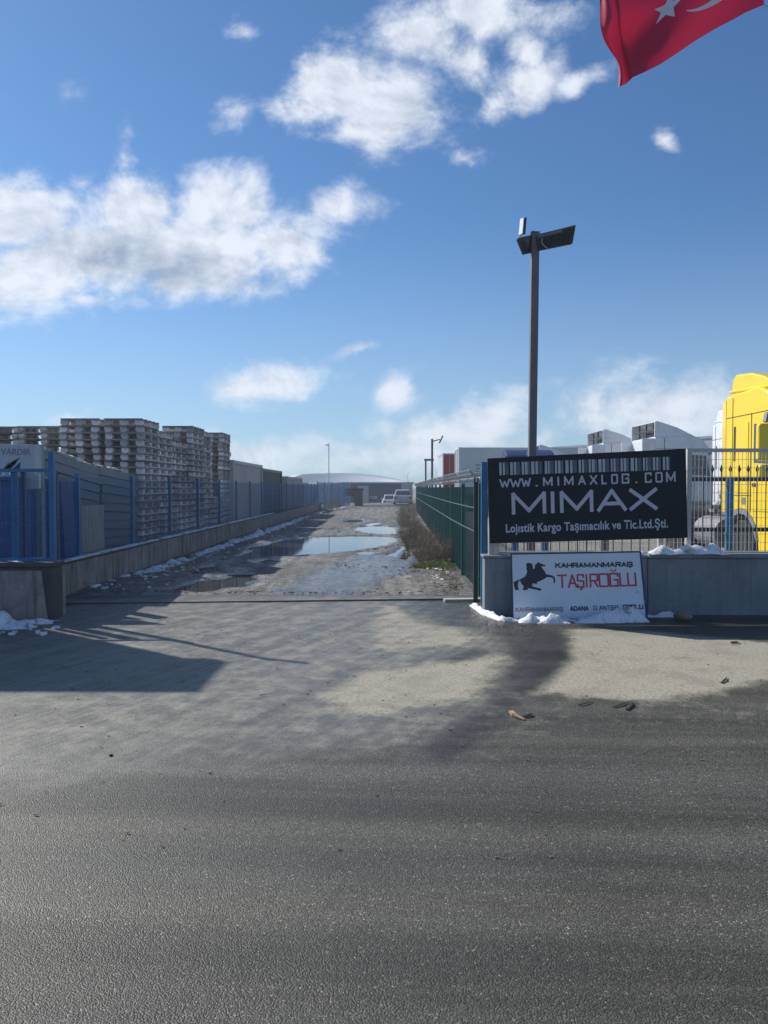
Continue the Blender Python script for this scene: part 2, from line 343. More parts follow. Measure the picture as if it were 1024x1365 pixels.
def water_mat():
    m = bpy.data.materials.new('puddle_water'); m.use_nodes = True; t = NT(m.node_tree); b = m.node_tree.nodes['Principled BSDF']
    b.inputs['Base Color'].default_value = (.055, .048, .038, 1); b.inputs['Roughness'].default_value = .03; b.inputs['IOR'].default_value = 1.33
    P = t.n('ShaderNodeNewGeometry').outputs['Position']
    bp = t.n('ShaderNodeBump'); bp.inputs['Strength'].default_value = .10; bp.inputs['Distance'].default_value = .004
    t.link(t.noise(P, 9, 3, .5), bp.inputs['Height']); t.link(bp.outputs[0], b.inputs['Normal'])
    return m
M['water'] = water_mat()

# ------------------------------------------------------------------ mesh helpers
class MB:
    def __init__(s): s.v = []; s.f = []
    def box(s, c, size, rot=None):
        hx, hy, hz = size[0] / 2, size[1] / 2, size[2] / 2; n = len(s.v); c = Vector(c)
        for sx, sy, sz in ((-1,-1,-1),(1,-1,-1),(1,1,-1),(-1,1,-1),(-1,-1,1),(1,-1,1),(1,1,1),(-1,1,1)):
            p = Vector((sx * hx, sy * hy, sz * hz))
            if rot is not None: p = rot @ p
            s.v.append(p + c)
        for q in ((0,3,2,1),(4,5,6,7),(0,1,5,4),(1,2,6,5),(2,3,7,6),(3,0,4,7)): s.f.append([n + i for i in q])
        return s
    def b2(s, lo, hi):
        return s.box([(a + b) / 2 for a, b in zip(lo, hi)], [b - a for a, b in zip(lo, hi)])
    def bar(s, a, b, w, h=None, n=4, w2=None, cap=True):
        a, b = Vector(a), Vector(b); h = h or w; d = (b - a).normalized()
        up = Vector((0, 0, 1)) if abs(d.z) < .99 else Vector((0, 1, 0))
        x = d.cross(up).normalized(); y = x.cross(d).normalized(); k = len(s.v); t = 1.0 if w2 is None else w2 / w
        for p, sc in ((a, 1.0), (b, t)):
            for i in range(n):
                an = 2 * math.pi * (i + .5) / n; q = 1 / math.cos(math.pi / n) if n == 4 else 1
                s.v.append(p + x * (math.cos(an) * w / 2 * q * sc) + y * (math.sin(an) * h / 2 * q * sc))
        for i in range(n):
            j = (i + 1) % n; s.f.append([k + i, k + j, k + n + j, k + n + i])
        if cap: s.f.append([k + i for i in range(n)][::-1]); s.f.append([k + n + i for i in range(n)])
        return s
    def tube(s, pts, r, n=6):
        for a, b in zip(pts[:-1], pts[1:]): s.bar(a, b, 2 * r, n=n)
        return s
    def prism(s, poly, axis, lo, hi):
        """polygon of 2D points extruded along axis (0,1,2) from lo to hi"""
        k = len(s.v); m = len(poly)
        for t in (lo, hi):
            for p in poly:
                q = [p[0], p[1]]; q.insert(axis, t); s.v.append(Vector(q))
        s.f.append([k + i for i in range(m)]); s.f.append([k + m + i for i in range(m)][::-1])
        for i in range(m):
            j = (i + 1) % m; s.f.append([k + i, k + m + i, k + m + j, k + j])
        return s
    def lathe(s, prof, n=24, axis='Y', c=(0, 0, 0)):
        k = len(s.v); c = Vector(c)
        for (r, h) in prof:
            for i in range(n):
                a = 2 * math.pi * i / n; p = (r * math.cos(a), h, r * math.sin(a)) if axis == 'Y' else (r * math.cos(a), r * math.sin(a), h)
                s.v.append(c + Vector(p))
        for j in range(len(prof) - 1):
            for i in range(n):
                i2 = (i + 1) % n; s.f.append([k + j * n + i, k + j * n + i2, k + (j + 1) * n + i2, k + (j + 1) * n + i])
        s.f.append([k + i for i in range(n)]); s.f.append([k + (len(prof) - 1) * n + i for i in range(n)])
        return s
    def mesh(s, name, mat, smooth=False):
        me = bpy.data.meshes.new(name); me.from_pydata([tuple(p) for p in s.v], [], s.f); me.materials.append(mat)
        bm = bmesh.new(); bm.from_mesh(me); bmesh.ops.recalc_face_normals(bm, faces=bm.faces); bm.to_mesh(me); bm.free()
        if smooth: me.shade_smooth()
        return me
    def build(s, name, mat, parent=None, smooth=False, bevel=0, kind=None, label=None):
        o = bpy.data.objects.new(name, s.mesh(name, mat, smooth)); COL.objects.link(o)
        if parent is not None: o.parent = parent
        if bevel:
            big = bevel >= .03
            b = o.modifiers.new('edge', 'BEVEL'); b.width = bevel; b.segments = 4 if big else 2; b.limit_method = 'ANGLE'; b.angle_limit = R(20 if big else 35)
            if big: o.data.shade_smooth(); b.harden_normals = True
        if kind: o['kind'] = kind
        if label: o['label'] = label
        return o
def tag(o, label=None, cat=None, group=None, kind=None):
    if label: o['label'] = label
    if cat: o['category'] = cat
    if group: o['group'] = group
    if kind: o['kind'] = kind
    return o
def empty(name, loc=(0, 0, 0), rz=0.0):
    o = bpy.data.objects.new(name, None); COL.objects.link(o); o.location = loc; o.rotation_euler = (0, 0, rz); o.empty_display_size = .2
    return o
def kids(o): return [c for c in ALLK.get(o.name, [])]
def copy_tree(o, parent=None):
    c = o.copy(); COL.objects.link(c); c.parent = parent
    for ch in list(o.children): copy_tree(ch, c)
    return c
def share(name, me, parent, loc=(0, 0, 0), rot=(0, 0, 0)):
    o = bpy.data.objects.new(name, me); COL.objects.link(o); o.parent = parent; o.location = loc; o.rotation_euler = rot; return o

# ------------------------------------------------------------------ ground fields
def poly_sd(X, Y, poly):
    """signed distance, positive inside"""
    d = np.full(X.shape, 1e9); ins = np.zeros(X.shape, bool); n = len(poly)
    for i in range(n):
        x1, y1 = poly[i]; x2, y2 = poly[(i + 1) % n]
        ex, ey = x2 - x1, y2 - y1; L = ex * ex + ey * ey + 1e-12
        t = np.clip(((X - x1) * ex + (Y - y1) * ey) / L, 0, 1)
        d = np.minimum(d, np.hypot(X - x1 - t * ex, Y - y1 - t * ey))
        cond = ((y1 > Y) != (y2 > Y))
        with np.errstate(divide='ignore', invalid='ignore'):
            xi = (x2 - x1) * (Y - y1) / (y2 - y1 + 1e-15) + x1
        ins ^= cond & (X < xi)
    return np.where(ins, d, -d)
def patch(X, Y, pix, soft, w=1.0, ground=False):
    pts = pix if ground else [tuple(gnd(a, b).xy) for a, b in pix]
    return w * np.clip(poly_sd(X, Y, pts) / (2 * soft) + .5, 0, 1)
def grid_mesh(name, xs, ys, zfun, mat, attrs):
    nx, ny = len(xs), len(ys); X, Y = np.meshgrid(xs, ys); X, Y = X.ravel(), Y.ravel()
    Z = zfun(X, Y)
    me = bpy.data.meshes.new(name)
    idx = np.arange(nx * ny).reshape(ny, nx)
    q = np.stack([idx[:-1, :-1], idx[:-1, 1:], idx[1:, 1:], idx[1:, :-1]], -1).reshape(-1, 4)
    me.vertices.add(nx * ny); me.vertices.foreach_set('co', np.stack([X, Y, Z], -1).astype(np.float32).ravel())
    me.loops.add(q.size); me.loops.foreach_set('vertex_index', q.ravel().astype(np.int32))
    me.polygons.add(len(q)); me.polygons.foreach_set('loop_start', (np.arange(len(q)) * 4).astype(np.int32))
    me.polygons.foreach_set('loop_total', np.full(len(q), 4, np.int32))
    me.update(calc_edges=True); me.validate()
    for k, fn in attrs.items():
        a = me.attributes.new(k, 'FLOAT', 'POINT'); a.data.foreach_set('value', fn(X, Y).astype(np.float32))
    me.materials.append(mat); me.shade_smooth()
    o = bpy.data.objects.new(name, me); COL.objects.link(o); o['kind'] = 'structure'; return o

YG = 11.4     # where the asphalt apron ends and the lane begins
def f_dust_light(X, Y):
    a = patch(X, Y, [(752,838),(860,840),(1024,856),(1300,875),(1300,915),(1024,908),(960,925),(880,938),(800,934),(740,926),(705,930),(728,905),(762,878)], .16, 1.0)
    a = np.maximum(a, patch(X, Y, [(430,950),(420,928),(480,895),(550,882),(620,878),(690,868),(672,900),(640,938),(560,944),(500,962)], .22, .85))
    a = np.maximum(a, patch(X, Y, [(500,802),(560,812),(610,835),(655,850),(640,862),(575,866),(520,872),(480,862),(488,830)], .25, .72))
    a = np.maximum(a, patch(X, Y, [(345,880),(385,850),(398,852),(372,885)], .12, .55))
    a = np.maximum(a, patch(X, Y, [(120,850),(50,846),(150,838),(240,870),(270,905),(200,900)], .25, .5))  # sunlit wedge between the shadows, painted as paler ground
    a = np.maximum(a, patch(X, Y, [(370,985),(380,965),(450,960),(440,985)], .2, .6))
    a = np.maximum(a, patch(X, Y, [(640,985),(700,960),(800,962),(860,985),(760,1000)], .3, .42))
    a = np.maximum(a, patch(X, Y, [(60,1000),(120,960),(300,940),(330,960),(180,1000)], .35, .38))  # band of light on the left, painted in as a paler tone
    a = np.maximum(a, patch(X, Y, [(-200,1030),(60,830),(250,790),(640,790),(700,900),(1400,930),(1400,980),(700,1030)], .9, .36))
    return a
def f_damp_shade(X, Y):
    a = patch(X, Y, [(640,822),(700,826),(748,846),(762,878),(720,925),(655,985),(590,1020),(560,1000),(640,940),(690,880),(668,850),(640,838),(560,832),(530,812),(560,800),(640,800)], .14, 1.0)
    a = np.maximum(a, patch(X, Y, [(860,822),(1300,822),(1300,846),(1024,842),(870,832)], .1, .9))  # shadow along the foot of the right wall, painted dark
    a = np.maximum(a, patch(X, Y, [(575,880),(640,862),(660,870),(600,886)], .1, .8))
    a = np.maximum(a, patch(X, Y, [(80,812),(200,806),(300,812),(240,850),(180,870),(-50,880),(-100,840)], .35, .3))  # shade below the left fence, painted into the ground colour
    a = np.maximum(a, patch(X, Y, [(560,1010),(700,935),(900,945),(1200,925),(1200,990),(800,1010)], .3, .35))
    return a
def f_mouth(X, Y):
    return patch(X, Y, [(-300,900),(20,850),(80,800),(640,790),(690,840),(680,930),(600,975),(420,1000),(250,1020),(60,1040),(-300,1060)], .55, 1.0)
def fbm(X, Y, s, seed=0.0):
    return np.array([mnoise.fractal(Vector((x * s, y * s, seed)), 1.0, 2.0, 4) for x, y in zip(X, Y)])
xs = np.concatenate([[-120, -60, -30, -18, -12], np.arange(-9, 9.01, .09), [12, 18, 30, 60, 120]])
ys = np.concatenate([[-40, -15, -5, 0], np.arange(1.5, YG + .001, .09), [YG]])
def road_z(X, Y):
    w = np.clip((Y - 1) / 4, 0, 1) * np.clip(1 - (np.abs(X) - 7) / 2, 0, 1)
    return w * fbm(X, Y, .5, 3.3) * .008
grid_mesh('road', xs, ys, road_z, M['road'], {'dust': f_dust_light, 'damp_shade': f_damp_shade, 'mouth': f_mouth})

# puddles: (px,py) centre, ground half sizes
PUD = [[(322,742),(340,728),(385,719),(440,715),(500,714),(535,717),(530,722),(500,730),(440,738),(385,742)],
       [(470,706),(480,702),(510,701),(533,704),(536,711),(515,713),(488,710)],
       [(452,695),(470,692),(488,693),(486,696),(460,697)], [(488,698),(505,696),(506,699),(490,701)], [(443,706),(456,704),(458,707),(445,708)],
       [(470,738),(490,735),(500,738),(485,741)], [(225,786),(268,773),(330,767),(345,772),(322,784),(270,789)], [(335,748),(360,745),(380,748),(350,752)],
       [(250,760),(290,752),(300,758),(262,766)], [(520,740),(540,728),(548,735),(545,750)], [(560,700),(566,708),(548,722),(542,716)]]
PUDG = [[tuple(gnd(a, b).xy) for a, b in p] for p in PUD]
def lane_left(y): return -4.42 + (max(0, y - 58) / 12) * 1.6
def lane_right(y): return 1.32 + .022 * max(0, y - 16)
def drop(Y): 
    t = np.clip((Y - 77) / 16, 0, 1); return -1.75 * t * t * (3 - 2 * t)
def lane_z(X, Y):
    z = .030 + fbm(X, Y, .35, 1.1) * .020 + fbm(X, Y, 1.6, 5.2) * .014
    nz = fbm(X, Y, 1.1, 9.7)
    for p in PUDG:
        sd = poly_sd(X, Y, p); mk = np.clip((sd + nz * .18) / .30 + .45, 0, 1); z = z * (1 - mk) - .05 * mk
    z *= np.clip((Y - YG) / .4, 0, 1)
    return z + drop(Y)
def f_wet(X, Y):
    a = np.full(X.shape, .30)
    a = np.maximum(a, patch(X, Y, [(330,800),(400,768),(450,745),(540,733),(585,745),(570,765),(520,775),(498,800)], .5, .92))
    a = np.maximum(a, patch(X, Y, [(80,802),(110,780),(250,735),(300,730),(360,765),(300,800)], .4, .62))
    a = np.maximum(a, patch(X, Y, [(300,760),(330,715),(440,705),(560,705),(572,752),(480,745),(380,760)], .8, .55))
    for p in PUDG: a = np.maximum(a, np.clip((poly_sd(X, Y, p) + .5) / .5, 0, 1) * .85)
    return a
def f_pale(X, Y):
    a = np.full(X.shape, .12)
    a = np.maximum(a, patch(X, Y, [(495,798),(500,772),(560,762),(600,765),(590,798)], .3, .6))
    a = np.maximum(a, patch(X, Y, [(560,690),(550,680),(430,678),(440,690),(520,694)], 2.0, .5))
    a = np.maximum(a, patch(X, Y, [(540,760),(575,735),(600,765)], .4, .6))
    return a
lys = np.concatenate([np.arange(YG + .001, 22, .07), np.arange(22, 40, .13), np.arange(40, 78, .35), np.arange(78, 130, 1.2)])
grid_mesh('lane', np.arange(-5.2, 3.4, .08), lys, lane_z, M['lane'], {'wet': f_wet, 'pale': f_pale})
for ip, p in enumerate(PUDG):
    zw = -.002 - .0013 * ip
    cx = sum(a for a, b in p) / len(p); cy = sum(b for a, b in p) / len(p); x0, x1 = min(a for a, b in p) - .35, max(a for a, b in p) + .35; y0, y1 = min(b for a, b in p) - .35, max(b for a, b in p) + .5
    if y0 < YG + .1: y0 = YG + .1
    x0 = max(x0, -4.7)
    o = MB(); o.v = [Vector((x0, y0, zw)), Vector((x1, y0, zw)), Vector((x1, y1, zw)), Vector((x0, y1, zw))]; o.f = [[0, 1, 2, 3]]
    o.build('puddle', M['water'], kind='structure')
# surrounding ground: large sheet reaching the horizon, dropping beyond the crest
gx = np.concatenate([[-3000, -800, -200, -80], np.arange(-40, 60.1, 5), [100, 200, 800, 3000]])
gy = np.concatenate([[-800, -200, -60], np.arange(-20, 76, 6), np.arange(76, 100, 2), [120, 200, 500, 1200, 3500]])
grid_mesh('ground', gx, gy, lambda X, Y: -.09 + drop(Y), M['yard'], {})
# right yard surface and left yard surface a little above it
MB().b2((1.5, 11.41, -.3), (70, 75, -.004)).build('yard_ground', M['yard'], kind='structure')
MB().b2((-60, 10.6, -.3), (-5.2, 75, -.006)).build('yard_ground', M['yard'], kind='structure')

# ------------------------------------------------------------------ gate rails
def gate_rail(p0, p1, w, name, label, edge=None):
    a, b = gnd(*p0), gnd(*p1); t = empty(name, a); tag(t, label, 'gate rail')
    m = MB(); m.bar((0, 0, .004), b - a + Vector((0, 0, .004)), w * .7, .03); m.build('rail', M['rail'], t)
    if edge:
        e0, e1 = gnd(*edge[0]) - a, gnd(*edge[1]) - a
        MB().bar(e0 + Vector((0, 0, .0)), e1 + Vector((0, 0, .0)), .14, .07).build('concrete_edge', M['rail_conc'], t)
    else:
        MB().bar(Vector((0, .09, .0)), b - a + Vector((0, .09, .0)), .07, .03).build('footing', M['concrete_dark'], t)
gate_rail((82, 806), (641, 799), .045, 'gate_rail', 'steel sliding gate rail across the lane mouth beside the white banner', ((592, 801.5), (641, 800.8)))
gate_rail((150, 773), (640, 757), .05, 'gate_rail', 'thin dark rail crossing the muddy lane beyond the first gate rail')

# ------------------------------------------------------------------ fences
def mesh_panel(L, H, mat, step=.05, hz=.2, w=.005, name='mesh_panel', folds=()):
    m = MB(); n = int(round(L / step))
    for i in range(n + 1):
        x = L * i / n; m.bar((x, 0, 0), (x, 0, H), w, cap=False)
    k = max(2, int(round(H / hz)))
    for j in range(k + 1):
        z = H * j / k; m.bar((0, -w, z), (L, -w, z), w, cap=False)
    return m.mesh(name, mat)
# --- left lane wall and fence
WL = -4.75; WT = .47
t = empty('boundary_wall', (WL, 9.66, 0)); tag(t, 'low stained concrete wall running along the left side of the lane', 'wall')
y = .0; k = 0
while y < 47:
    L = 3.0
    zt = WT + (rnd.uniform(-.012, .012))
    MB().b2((-.2, y + .004, -.35), (.04, y + L - .004, zt)).build('wall_section', M['concrete_dark'], t, bevel=.012)
    MB().b2((-.215, y + .004, zt + .001), (.055, y + L - .004, zt + .045)).build('coping', M['cap'], t, bevel=.01)
    y += L
t = empty('mesh_fence', (WL - .07, 9.5, WT + .04)); tag(t, 'blue wire mesh fence with square posts on the wall left of the lane', 'fence')
FH = 1.27; BAY = 2.6
pm = mesh_panel(BAY - .06, FH - .04, M['blue'], .05, .2, .0034)
post = MB().b2((-.032, -.032, -.04), (.032, .032, FH + .03)).box((0, 0, FH + .035), (.072, .072, .012)).mesh('post', M['blue'])
for i in range(19):
    share('post', post, t, (0, i * BAY + .0, 0))
    if i < 18: share('mesh_panel', pm, t, (0, i * BAY + .03, .03), (0, 0, R(90)))
# far part bending towards the lane
t = empty('mesh_fence', (WL - .07, 55.6, 0)); tag(t, 'far blue panel fence bending in towards the brown brick hut', 'fence')
fp = mesh_panel(2.3, 1.95, M['blue'], .1, .4, .012)
post2 = MB().b2((-.04, -.04, -.3), (.04, .04, 2.05)).mesh('post', M['blue'])
for i in range(6):
    a = Vector((i * .36, i * 2.28, -.0)); share('post', post2, t, a)
    if i < 5: share('mesh_panel', fp, t, a + Vector((0, 0, .05)), (0, 0, math.atan2(2.28, .36)))

# --- left front wall (pillar) with fence
yf = 9.25
t = empty('boundary_wall', (-4.0, yf, 0)); tag(t, 'brown stained concrete wall end standing left of the gateway', 'wall')
MB().b2((-7.5, 0, -.2), (0, .3, .64)).build('wall_section', M['cap'], t, bevel=.02)
for a, b in ((-1.02, -.13), (-2.3, -1.2), (-3.6, -2.5), (-5, -3.8)):
    MB().prism([(a, -.05), (b + .08, -.05), (b, .60), (a, .60)], 1, -.035, -.002).build('panel', M['concrete_pillar'], t, bevel=.008)
MB().b2((-7.5, -.03, .642), (.02, .32, .70)).build('coping', M['cap'], t, bevel=.012)
MB().b2((-.12, .305, -.2), (-.01, .40, .62)).build('return_section', M['concrete_pillar'], t, bevel=.012)
t = empty('mesh_fence', (-4.05, yf + .14, .70)); tag(t, 'blue wire mesh fence on the brown wall end left of the gateway', 'fence')
pm2 = mesh_panel(2.5, 1.08, M['blue'], .05, .2, .0045)
for i in range(3):
    share('mesh_panel', pm2, t, (-2.56 * (i + 1) + .03, 0, .02)); share('post', post, t, (-2.56 * i, 0, .02))
MB().b2((-7, -.02, 1.09), (-.03, .02, 1.13)).build('top_rail', M['blue'], t)
MB().b2((-7, -.02, -.0), (-.03, .02, .04)).build('bottom_rail', M['blue'], t)
MB().b2((-.52, .02, .04), (-.44, .06, 1.09)).build('post', M['blue'], t)
MB().b2((-.40, .02, .04), (-.34, .06, 1.09)).build('post', M['blue_dark'], t)
# gate posts
def gate_post(x, y, w, h, mat, label, z0=-.05):
    t = empty('gate_post', (x, y, 0)); tag(t, label, 'gate post')
    MB().b2((-w/2, -w/2, z0), (w/2, w/2, h)).build('shaft', mat, t, bevel=.004)
    MB().b2((-w/2-.006, -w/2-.006, h+.001), (w/2+.006, w/2+.006, h+.012)).build('cap', mat, t)
    return t
g = gate_post(-4.58, 10.72, .075, 1.78, M['blue_dark'], 'dark blue steel gate post rising from the ground at the left wall corner')
g = gate_post(1.375, 10.55, .085, 1.94, M['blue'], 'bright blue gate post left of the black sign', )
for z in (1.33, .74): MB().bar((.05, -.06, z), (.22, -.06, z), .035, n=8).build('hinge_pin', M['white_wire'], g)
g = gate_post(1.285, 10.75, .06, 1.72, M['black_iron'], 'thin dark gate post close beside the bright blue one')
MB().bar((0, -.04, 1.68), (0, -.04, 1.76), .02, n=8).build('hinge_pin', M['white_wire'], g)

# --- right front wall
yr = 9.62; XR0 = 1.26
t = empty('boundary_wall', (XR0, yr, 0)); tag(t, 'low grey painted wall right of the gateway under the signs', 'wall')
x = 0
for L in (2.05, 3.0, 3.0, 3.0, 3.0):
    MB().b2((x + .003, 0, -.2), (x + L - .003, .24, .715)).build('wall_section', M['wall_grey'], t, bevel=.012)
    x += L
MB().b2((-.02, -.025, .717), (2.05, .26, .75)).build('coping', M['wall_grey'], t, bevel=.01)
MB().b2((2.056, -.04, .717), (14, .28, .775)).build('coping', M['wall_grey'], t, bevel=.012)
t = empty('mesh_fence', (XR0 + .1, yr + .13, .75)); tag(t, 'white wire mesh fence on the grey wall behind the signs', 'fence')
pmr = mesh_panel(2.44, 1.26, M['white_wire'], .05, .105, .0048)
pr = MB().b2((-.03, -.03, 0), (.03, .03, 1.33)).mesh('post', M['white_wire'])
pml = mesh_panel(2.44, 1.02, M['white_wire'], .05, .105, .0048)
prl = MB().b2((-.03, -.03, 0), (.03, .03, 1.06)).mesh('post', M['white_wire'])
share('mesh_panel', pml, t, (.03, 0, .05)); share('post', prl, t, (0, 0, 0))
for i in range(1, 5):
    share('mesh_panel', pmr, t, (i * 2.5 + .03, 0, .05)); share('post', pr, t, (i * 2.5, 0, 0))
share('post', prl, t, (2.16, .03, 0)); share('post', prl, t, (.06, -.05, -.1))
MB().b2((2.47, -.02, 1.30), (12.5, .02, 1.345)).build('top_rail', M['white_wire'], t)
MB().b2((.03, -.02, .0), (12.5, .02, .04)).build('bottom_rail', M['white_wire'], t)
# --- black iron fence with spear tips behind it
t = empty('iron_fence', (1.75, 11.0, 0)); tag(t, 'black iron picket fence with pointed tips behind the white wire fence', 'fence')
pk = MB().bar((0, 0, .1), (0, 0, 1.82), .016, n=6)
pk.bar((0, 0, 1.82), (0, 0, 1.86), .016, n=6, w2=.05); pk.bar((0, 0, 1.86), (0, 0, 1.93), .05, n=6, w2=.004)
pkm = pk.mesh('picket', M['black_iron'])
for i in range(62): share('picket', pkm, t, (i * .128, 0, 0))
for z in (1.72, 1.0, .3): MB().b2((-.05, -.012, z - .03), (8.0, .012, z + .03)).build('rail', M['black_iron'], t)
for x in (1.4, 7.2): MB().b2((x - .05, -.08, -.1), (x + .05, -.014, 1.76)).build('post', M['pole'], t)
MB().b2((3.17 - .045, -.08, -.1), (3.17 + .045, -.014, 1.74)).build('post', M['blue'], t)
for x in (.12, .55): MB().b2((x - .045, -.08, -.1), (x + .045, -.014, 1.4)).build('post', M['blue'], t)

# --- green fence along the lane with barbed wire
ft = empty('mesh_fence', (0, 0, 0)); tag(ft, 'tall green mesh fence with barbed wire arms along the right side of the lane', 'fence')
def fx(y): return 1.42 + .021 * max(0, y - 15) + .0
fy = [11.3 + i * 2.5 for i in range(18)]
gp = mesh_panel(2.44, 1.55, M['green'], .05, .2, .0044)
gpost = MB().b2((-.03, -.03, 0), (.03, .03, 1.66)).mesh('post', M['green'])
arm = MB().bar((0, 0, 0), (-.17, 0, .2), .03).mesh('barb_arm', M['galv'])
lit_fold = MB().bar((0, 0, 0), (0, 2.5, 0), .012, .016).mesh('lit_fold', M['green_lit'])  # pale bars stand for sunlit folds in the mesh panels
strand = MB().bar((0, 0, 0), (0, 2.5, 0), .007).mesh('strand', M['galv'])
cf = MB(); pts = []
for k in range(0, 12 * 9 + 1):
    a = 2 * math.pi * k / 12; pts.append((math.cos(a) * .09, k * 2.5 / 108, math.sin(a) * .09))
for a, b in zip(pts[:-1], pts[1:]): cf.bar(a, b, .006, n=3, cap=False)
for k in range(0, 108, 3):
    p = Vector(pts[k]); cf.bar(p + Vector((-.02, 0, -.012)), p + Vector((.02, 0, .012)), .012, n=3)
coil = cf.mesh('barb_coil', M['galv'])
for i in range(17):
    y = fy[i]; x = fx(y); an = math.atan2(fx(fy[i + 1]) - x, 2.5)
    share('post', gpost, ft, (x, y, 0)); share('barb_arm', arm, ft, (x, y, 1.66)); share('barb_arm', arm, ft, (x, y, 1.66), (0, 0, math.pi))
    share('mesh_panel', gp, ft, (x, y + .03, .06), (0, 0, math.pi / 2 - an))
    for z in (1.29, .93): share('lit_fold', lit_fold, ft, (x - .03, y, z), (0, 0, -an))
    for dx, dz in ((-.07, .08), (-.12, .14), (-.17, .2), (.09, .1), (.17, .2)): share('strand', strand, ft, (x + dx, y, 1.66 + dz), (0, 0, -an))
    share('barb_coil', coil, ft, (x, y, 1.79), (0, 0, -an))

# ------------------------------------------------------------------ lettering
GL = {  # strokes in a unit box
 'W': [[(0,1),(.26,0),(.5,.72),(.74,0),(1,1)]], 'I': [[(.5,0),(.5,1)]], 'M': [[(.02,0),(.02,1),(.5,.12),(.98,1),(.98,0)]],
 'A': [[(0,0),(.5,1),(1,0)],[(.2,.33),(.8,.33)]], 'X': [[(0,0),(1,1)],[(0,1),(1,0)]], 'L': [[(0,1),(0,0),(.95,0)]],
 'O': [[(0,.08),(0,.92),(.08,1),(.92,1),(1,.92),(1,.08),(.92,0),(.08,0),(0,.08)]], 'G': [[(1,.8),(1,1),(0,1),(0,0),(1,0),(1,.5),(.55,.5)]],
 'K': [[(0,0),(0,1)],[(1,1),(.05,.45)],[(.3,.62),(1,0)]], 'H': [[(0,0),(0,1)],[(1,0),(1,1)],[(0,.5),(1,.5)]], 'N': [[(0,0),(0,1),(1,0),(1,1)]], 'D': [[(0,0),(0,1),(.7,1),(1,.75),(1,.25),(.7,0),(0,0)]], 'P': [[(0,0),(0,1),(1,1),(1,.45),(0,.45)]], 'E': [[(1,1),(0,1),(0,0),(1,0)],[(0,.5),(.85,.5)]], ',': [[(.5,0),(.5,-.14),(.75,-.2),(.4,-.3)]],
 'C': [[(1,.78),(1,1),(0,1),(0,0),(1,0),(1,.22)]], '.': [[(.42,0),(.58,0)]], 'T': [[(0,1),(1,1)],[(.5,1),(.5,0)]],
 'S': [[(1,.8),(1,1),(0,1),(0,.52),(1,.48),(1,0),(0,0),(0,.2)]], 'R': [[(0,0),(0,1),(1,1),(1,.48),(0,.48)],[(.5,.48),(1,0)]], 'U': [[(0,1),(0,0),(1,0),(1,1)]]}
class Quad:
    """bilinear sheet; u right, v up in metres-like 0..1, w out of the sheet towards the street"""
    def __init__(s, tl, tr, br, bl): s.c = [Vector(p) for p in (tl, tr, br, bl)]; s.n = (s.c[1] - s.c[0]).cross(s.c[0] - s.c[3]).normalized()
    def __call__(s, u, v, w=0.0):
        tl, tr, br, bl = s.c; return (bl * (1 - u) + br * u) * (1 - v) + (tl * (1 - u) + tr * u) * v + s.n * w
_lz = [0]
def strokes(q, text, u0, v0, u1, v1, widths, th, asp, mb, lean=0.0, extra=None):
    """widths: list of (start,end) fractions for each glyph; th stroke thickness in sheet height; asp sheet width/height"""
    for ch, (a, b) in zip(text, widths):
        for li, line in enumerate(GL[ch]):
            for p0, p1 in zip(line[:-1], line[1:]):
                P = []
                for p in (p0, p1): P.append(Vector(((u0 + (a + (b - a) * p[0]) * (u1 - u0)) * asp, v0 + (v1 - v0) * p[1])))
                d = (P[1] - P[0]).normalized(); nrm = Vector((-d.y, d.x)) * th / 2; _lz[0] = (_lz[0] + 1) % 7; z = .002 + _lz[0] * .0003
                ext = d * (th * .35)
                A, B = P[0] - ext, P[1] + ext; k = len(mb.v)
                for (pp, ww) in ((A - nrm, z), (B - nrm, z), (B + nrm, z), (A + nrm, z)): mb.v.append(q(pp.x / asp, pp.y, ww))
                mb.f.append([k, k + 1, k + 2, k + 3])
def font_mesh(text, offset=0.0, spacing=1.0):
    c = bpy.data.curves.new('lettering', 'FONT'); c.body = text; c.offset = offset; c.space_character = spacing; c.resolution_u = 4
    o = bpy.data.objects.new('tmp_text', c); COL.objects.link(o)
    dg = bpy.context.evaluated_depsgraph_get(); me = bpy.data.meshes.new_from_object(o.evaluated_get(dg))
    bpy.data.objects.remove(o); return me
def font_on(q, text, u0, v0, u1, v1, mat, name, parent, offset=0.0, spacing=1.0, w=.0025, rip=None, vcap=None, origin=(0,0,0)):
    """text fitted to the box; v0/v1 are the baseline and the capital height"""
    me = font_mesh(text, offset, spacing); co = np.empty(len(me.vertices) * 3); me.vertices.foreach_get('co', co); co = co.reshape(-1, 3)
    ref = font_mesh('HLK', offset); rc = np.empty(len(ref.vertices) * 3); ref.vertices.foreach_get('co', rc); rc = rc.reshape(-1, 3)
    x0, x1 = co[:, 0].min(), co[:, 0].max(); b0, b1 = rc[:, 1].min(), rc[:, 1].max()
    og = Vector(origin)
    for i, v in enumerate(me.vertices):
        u = u0 + (co[i, 0] - x0) / (x1 - x0) * (u1 - u0); vv = v0 + (co[i, 1] - b0) / (b1 - b0) * (v1 - v0)
        v.co = q(u, vv, w) - og
    me.name = name; me.materials.clear(); me.materials.append(mat)
    o = bpy.data.objects.new(name, me); COL.objects.link(o); o.parent = parent; return o
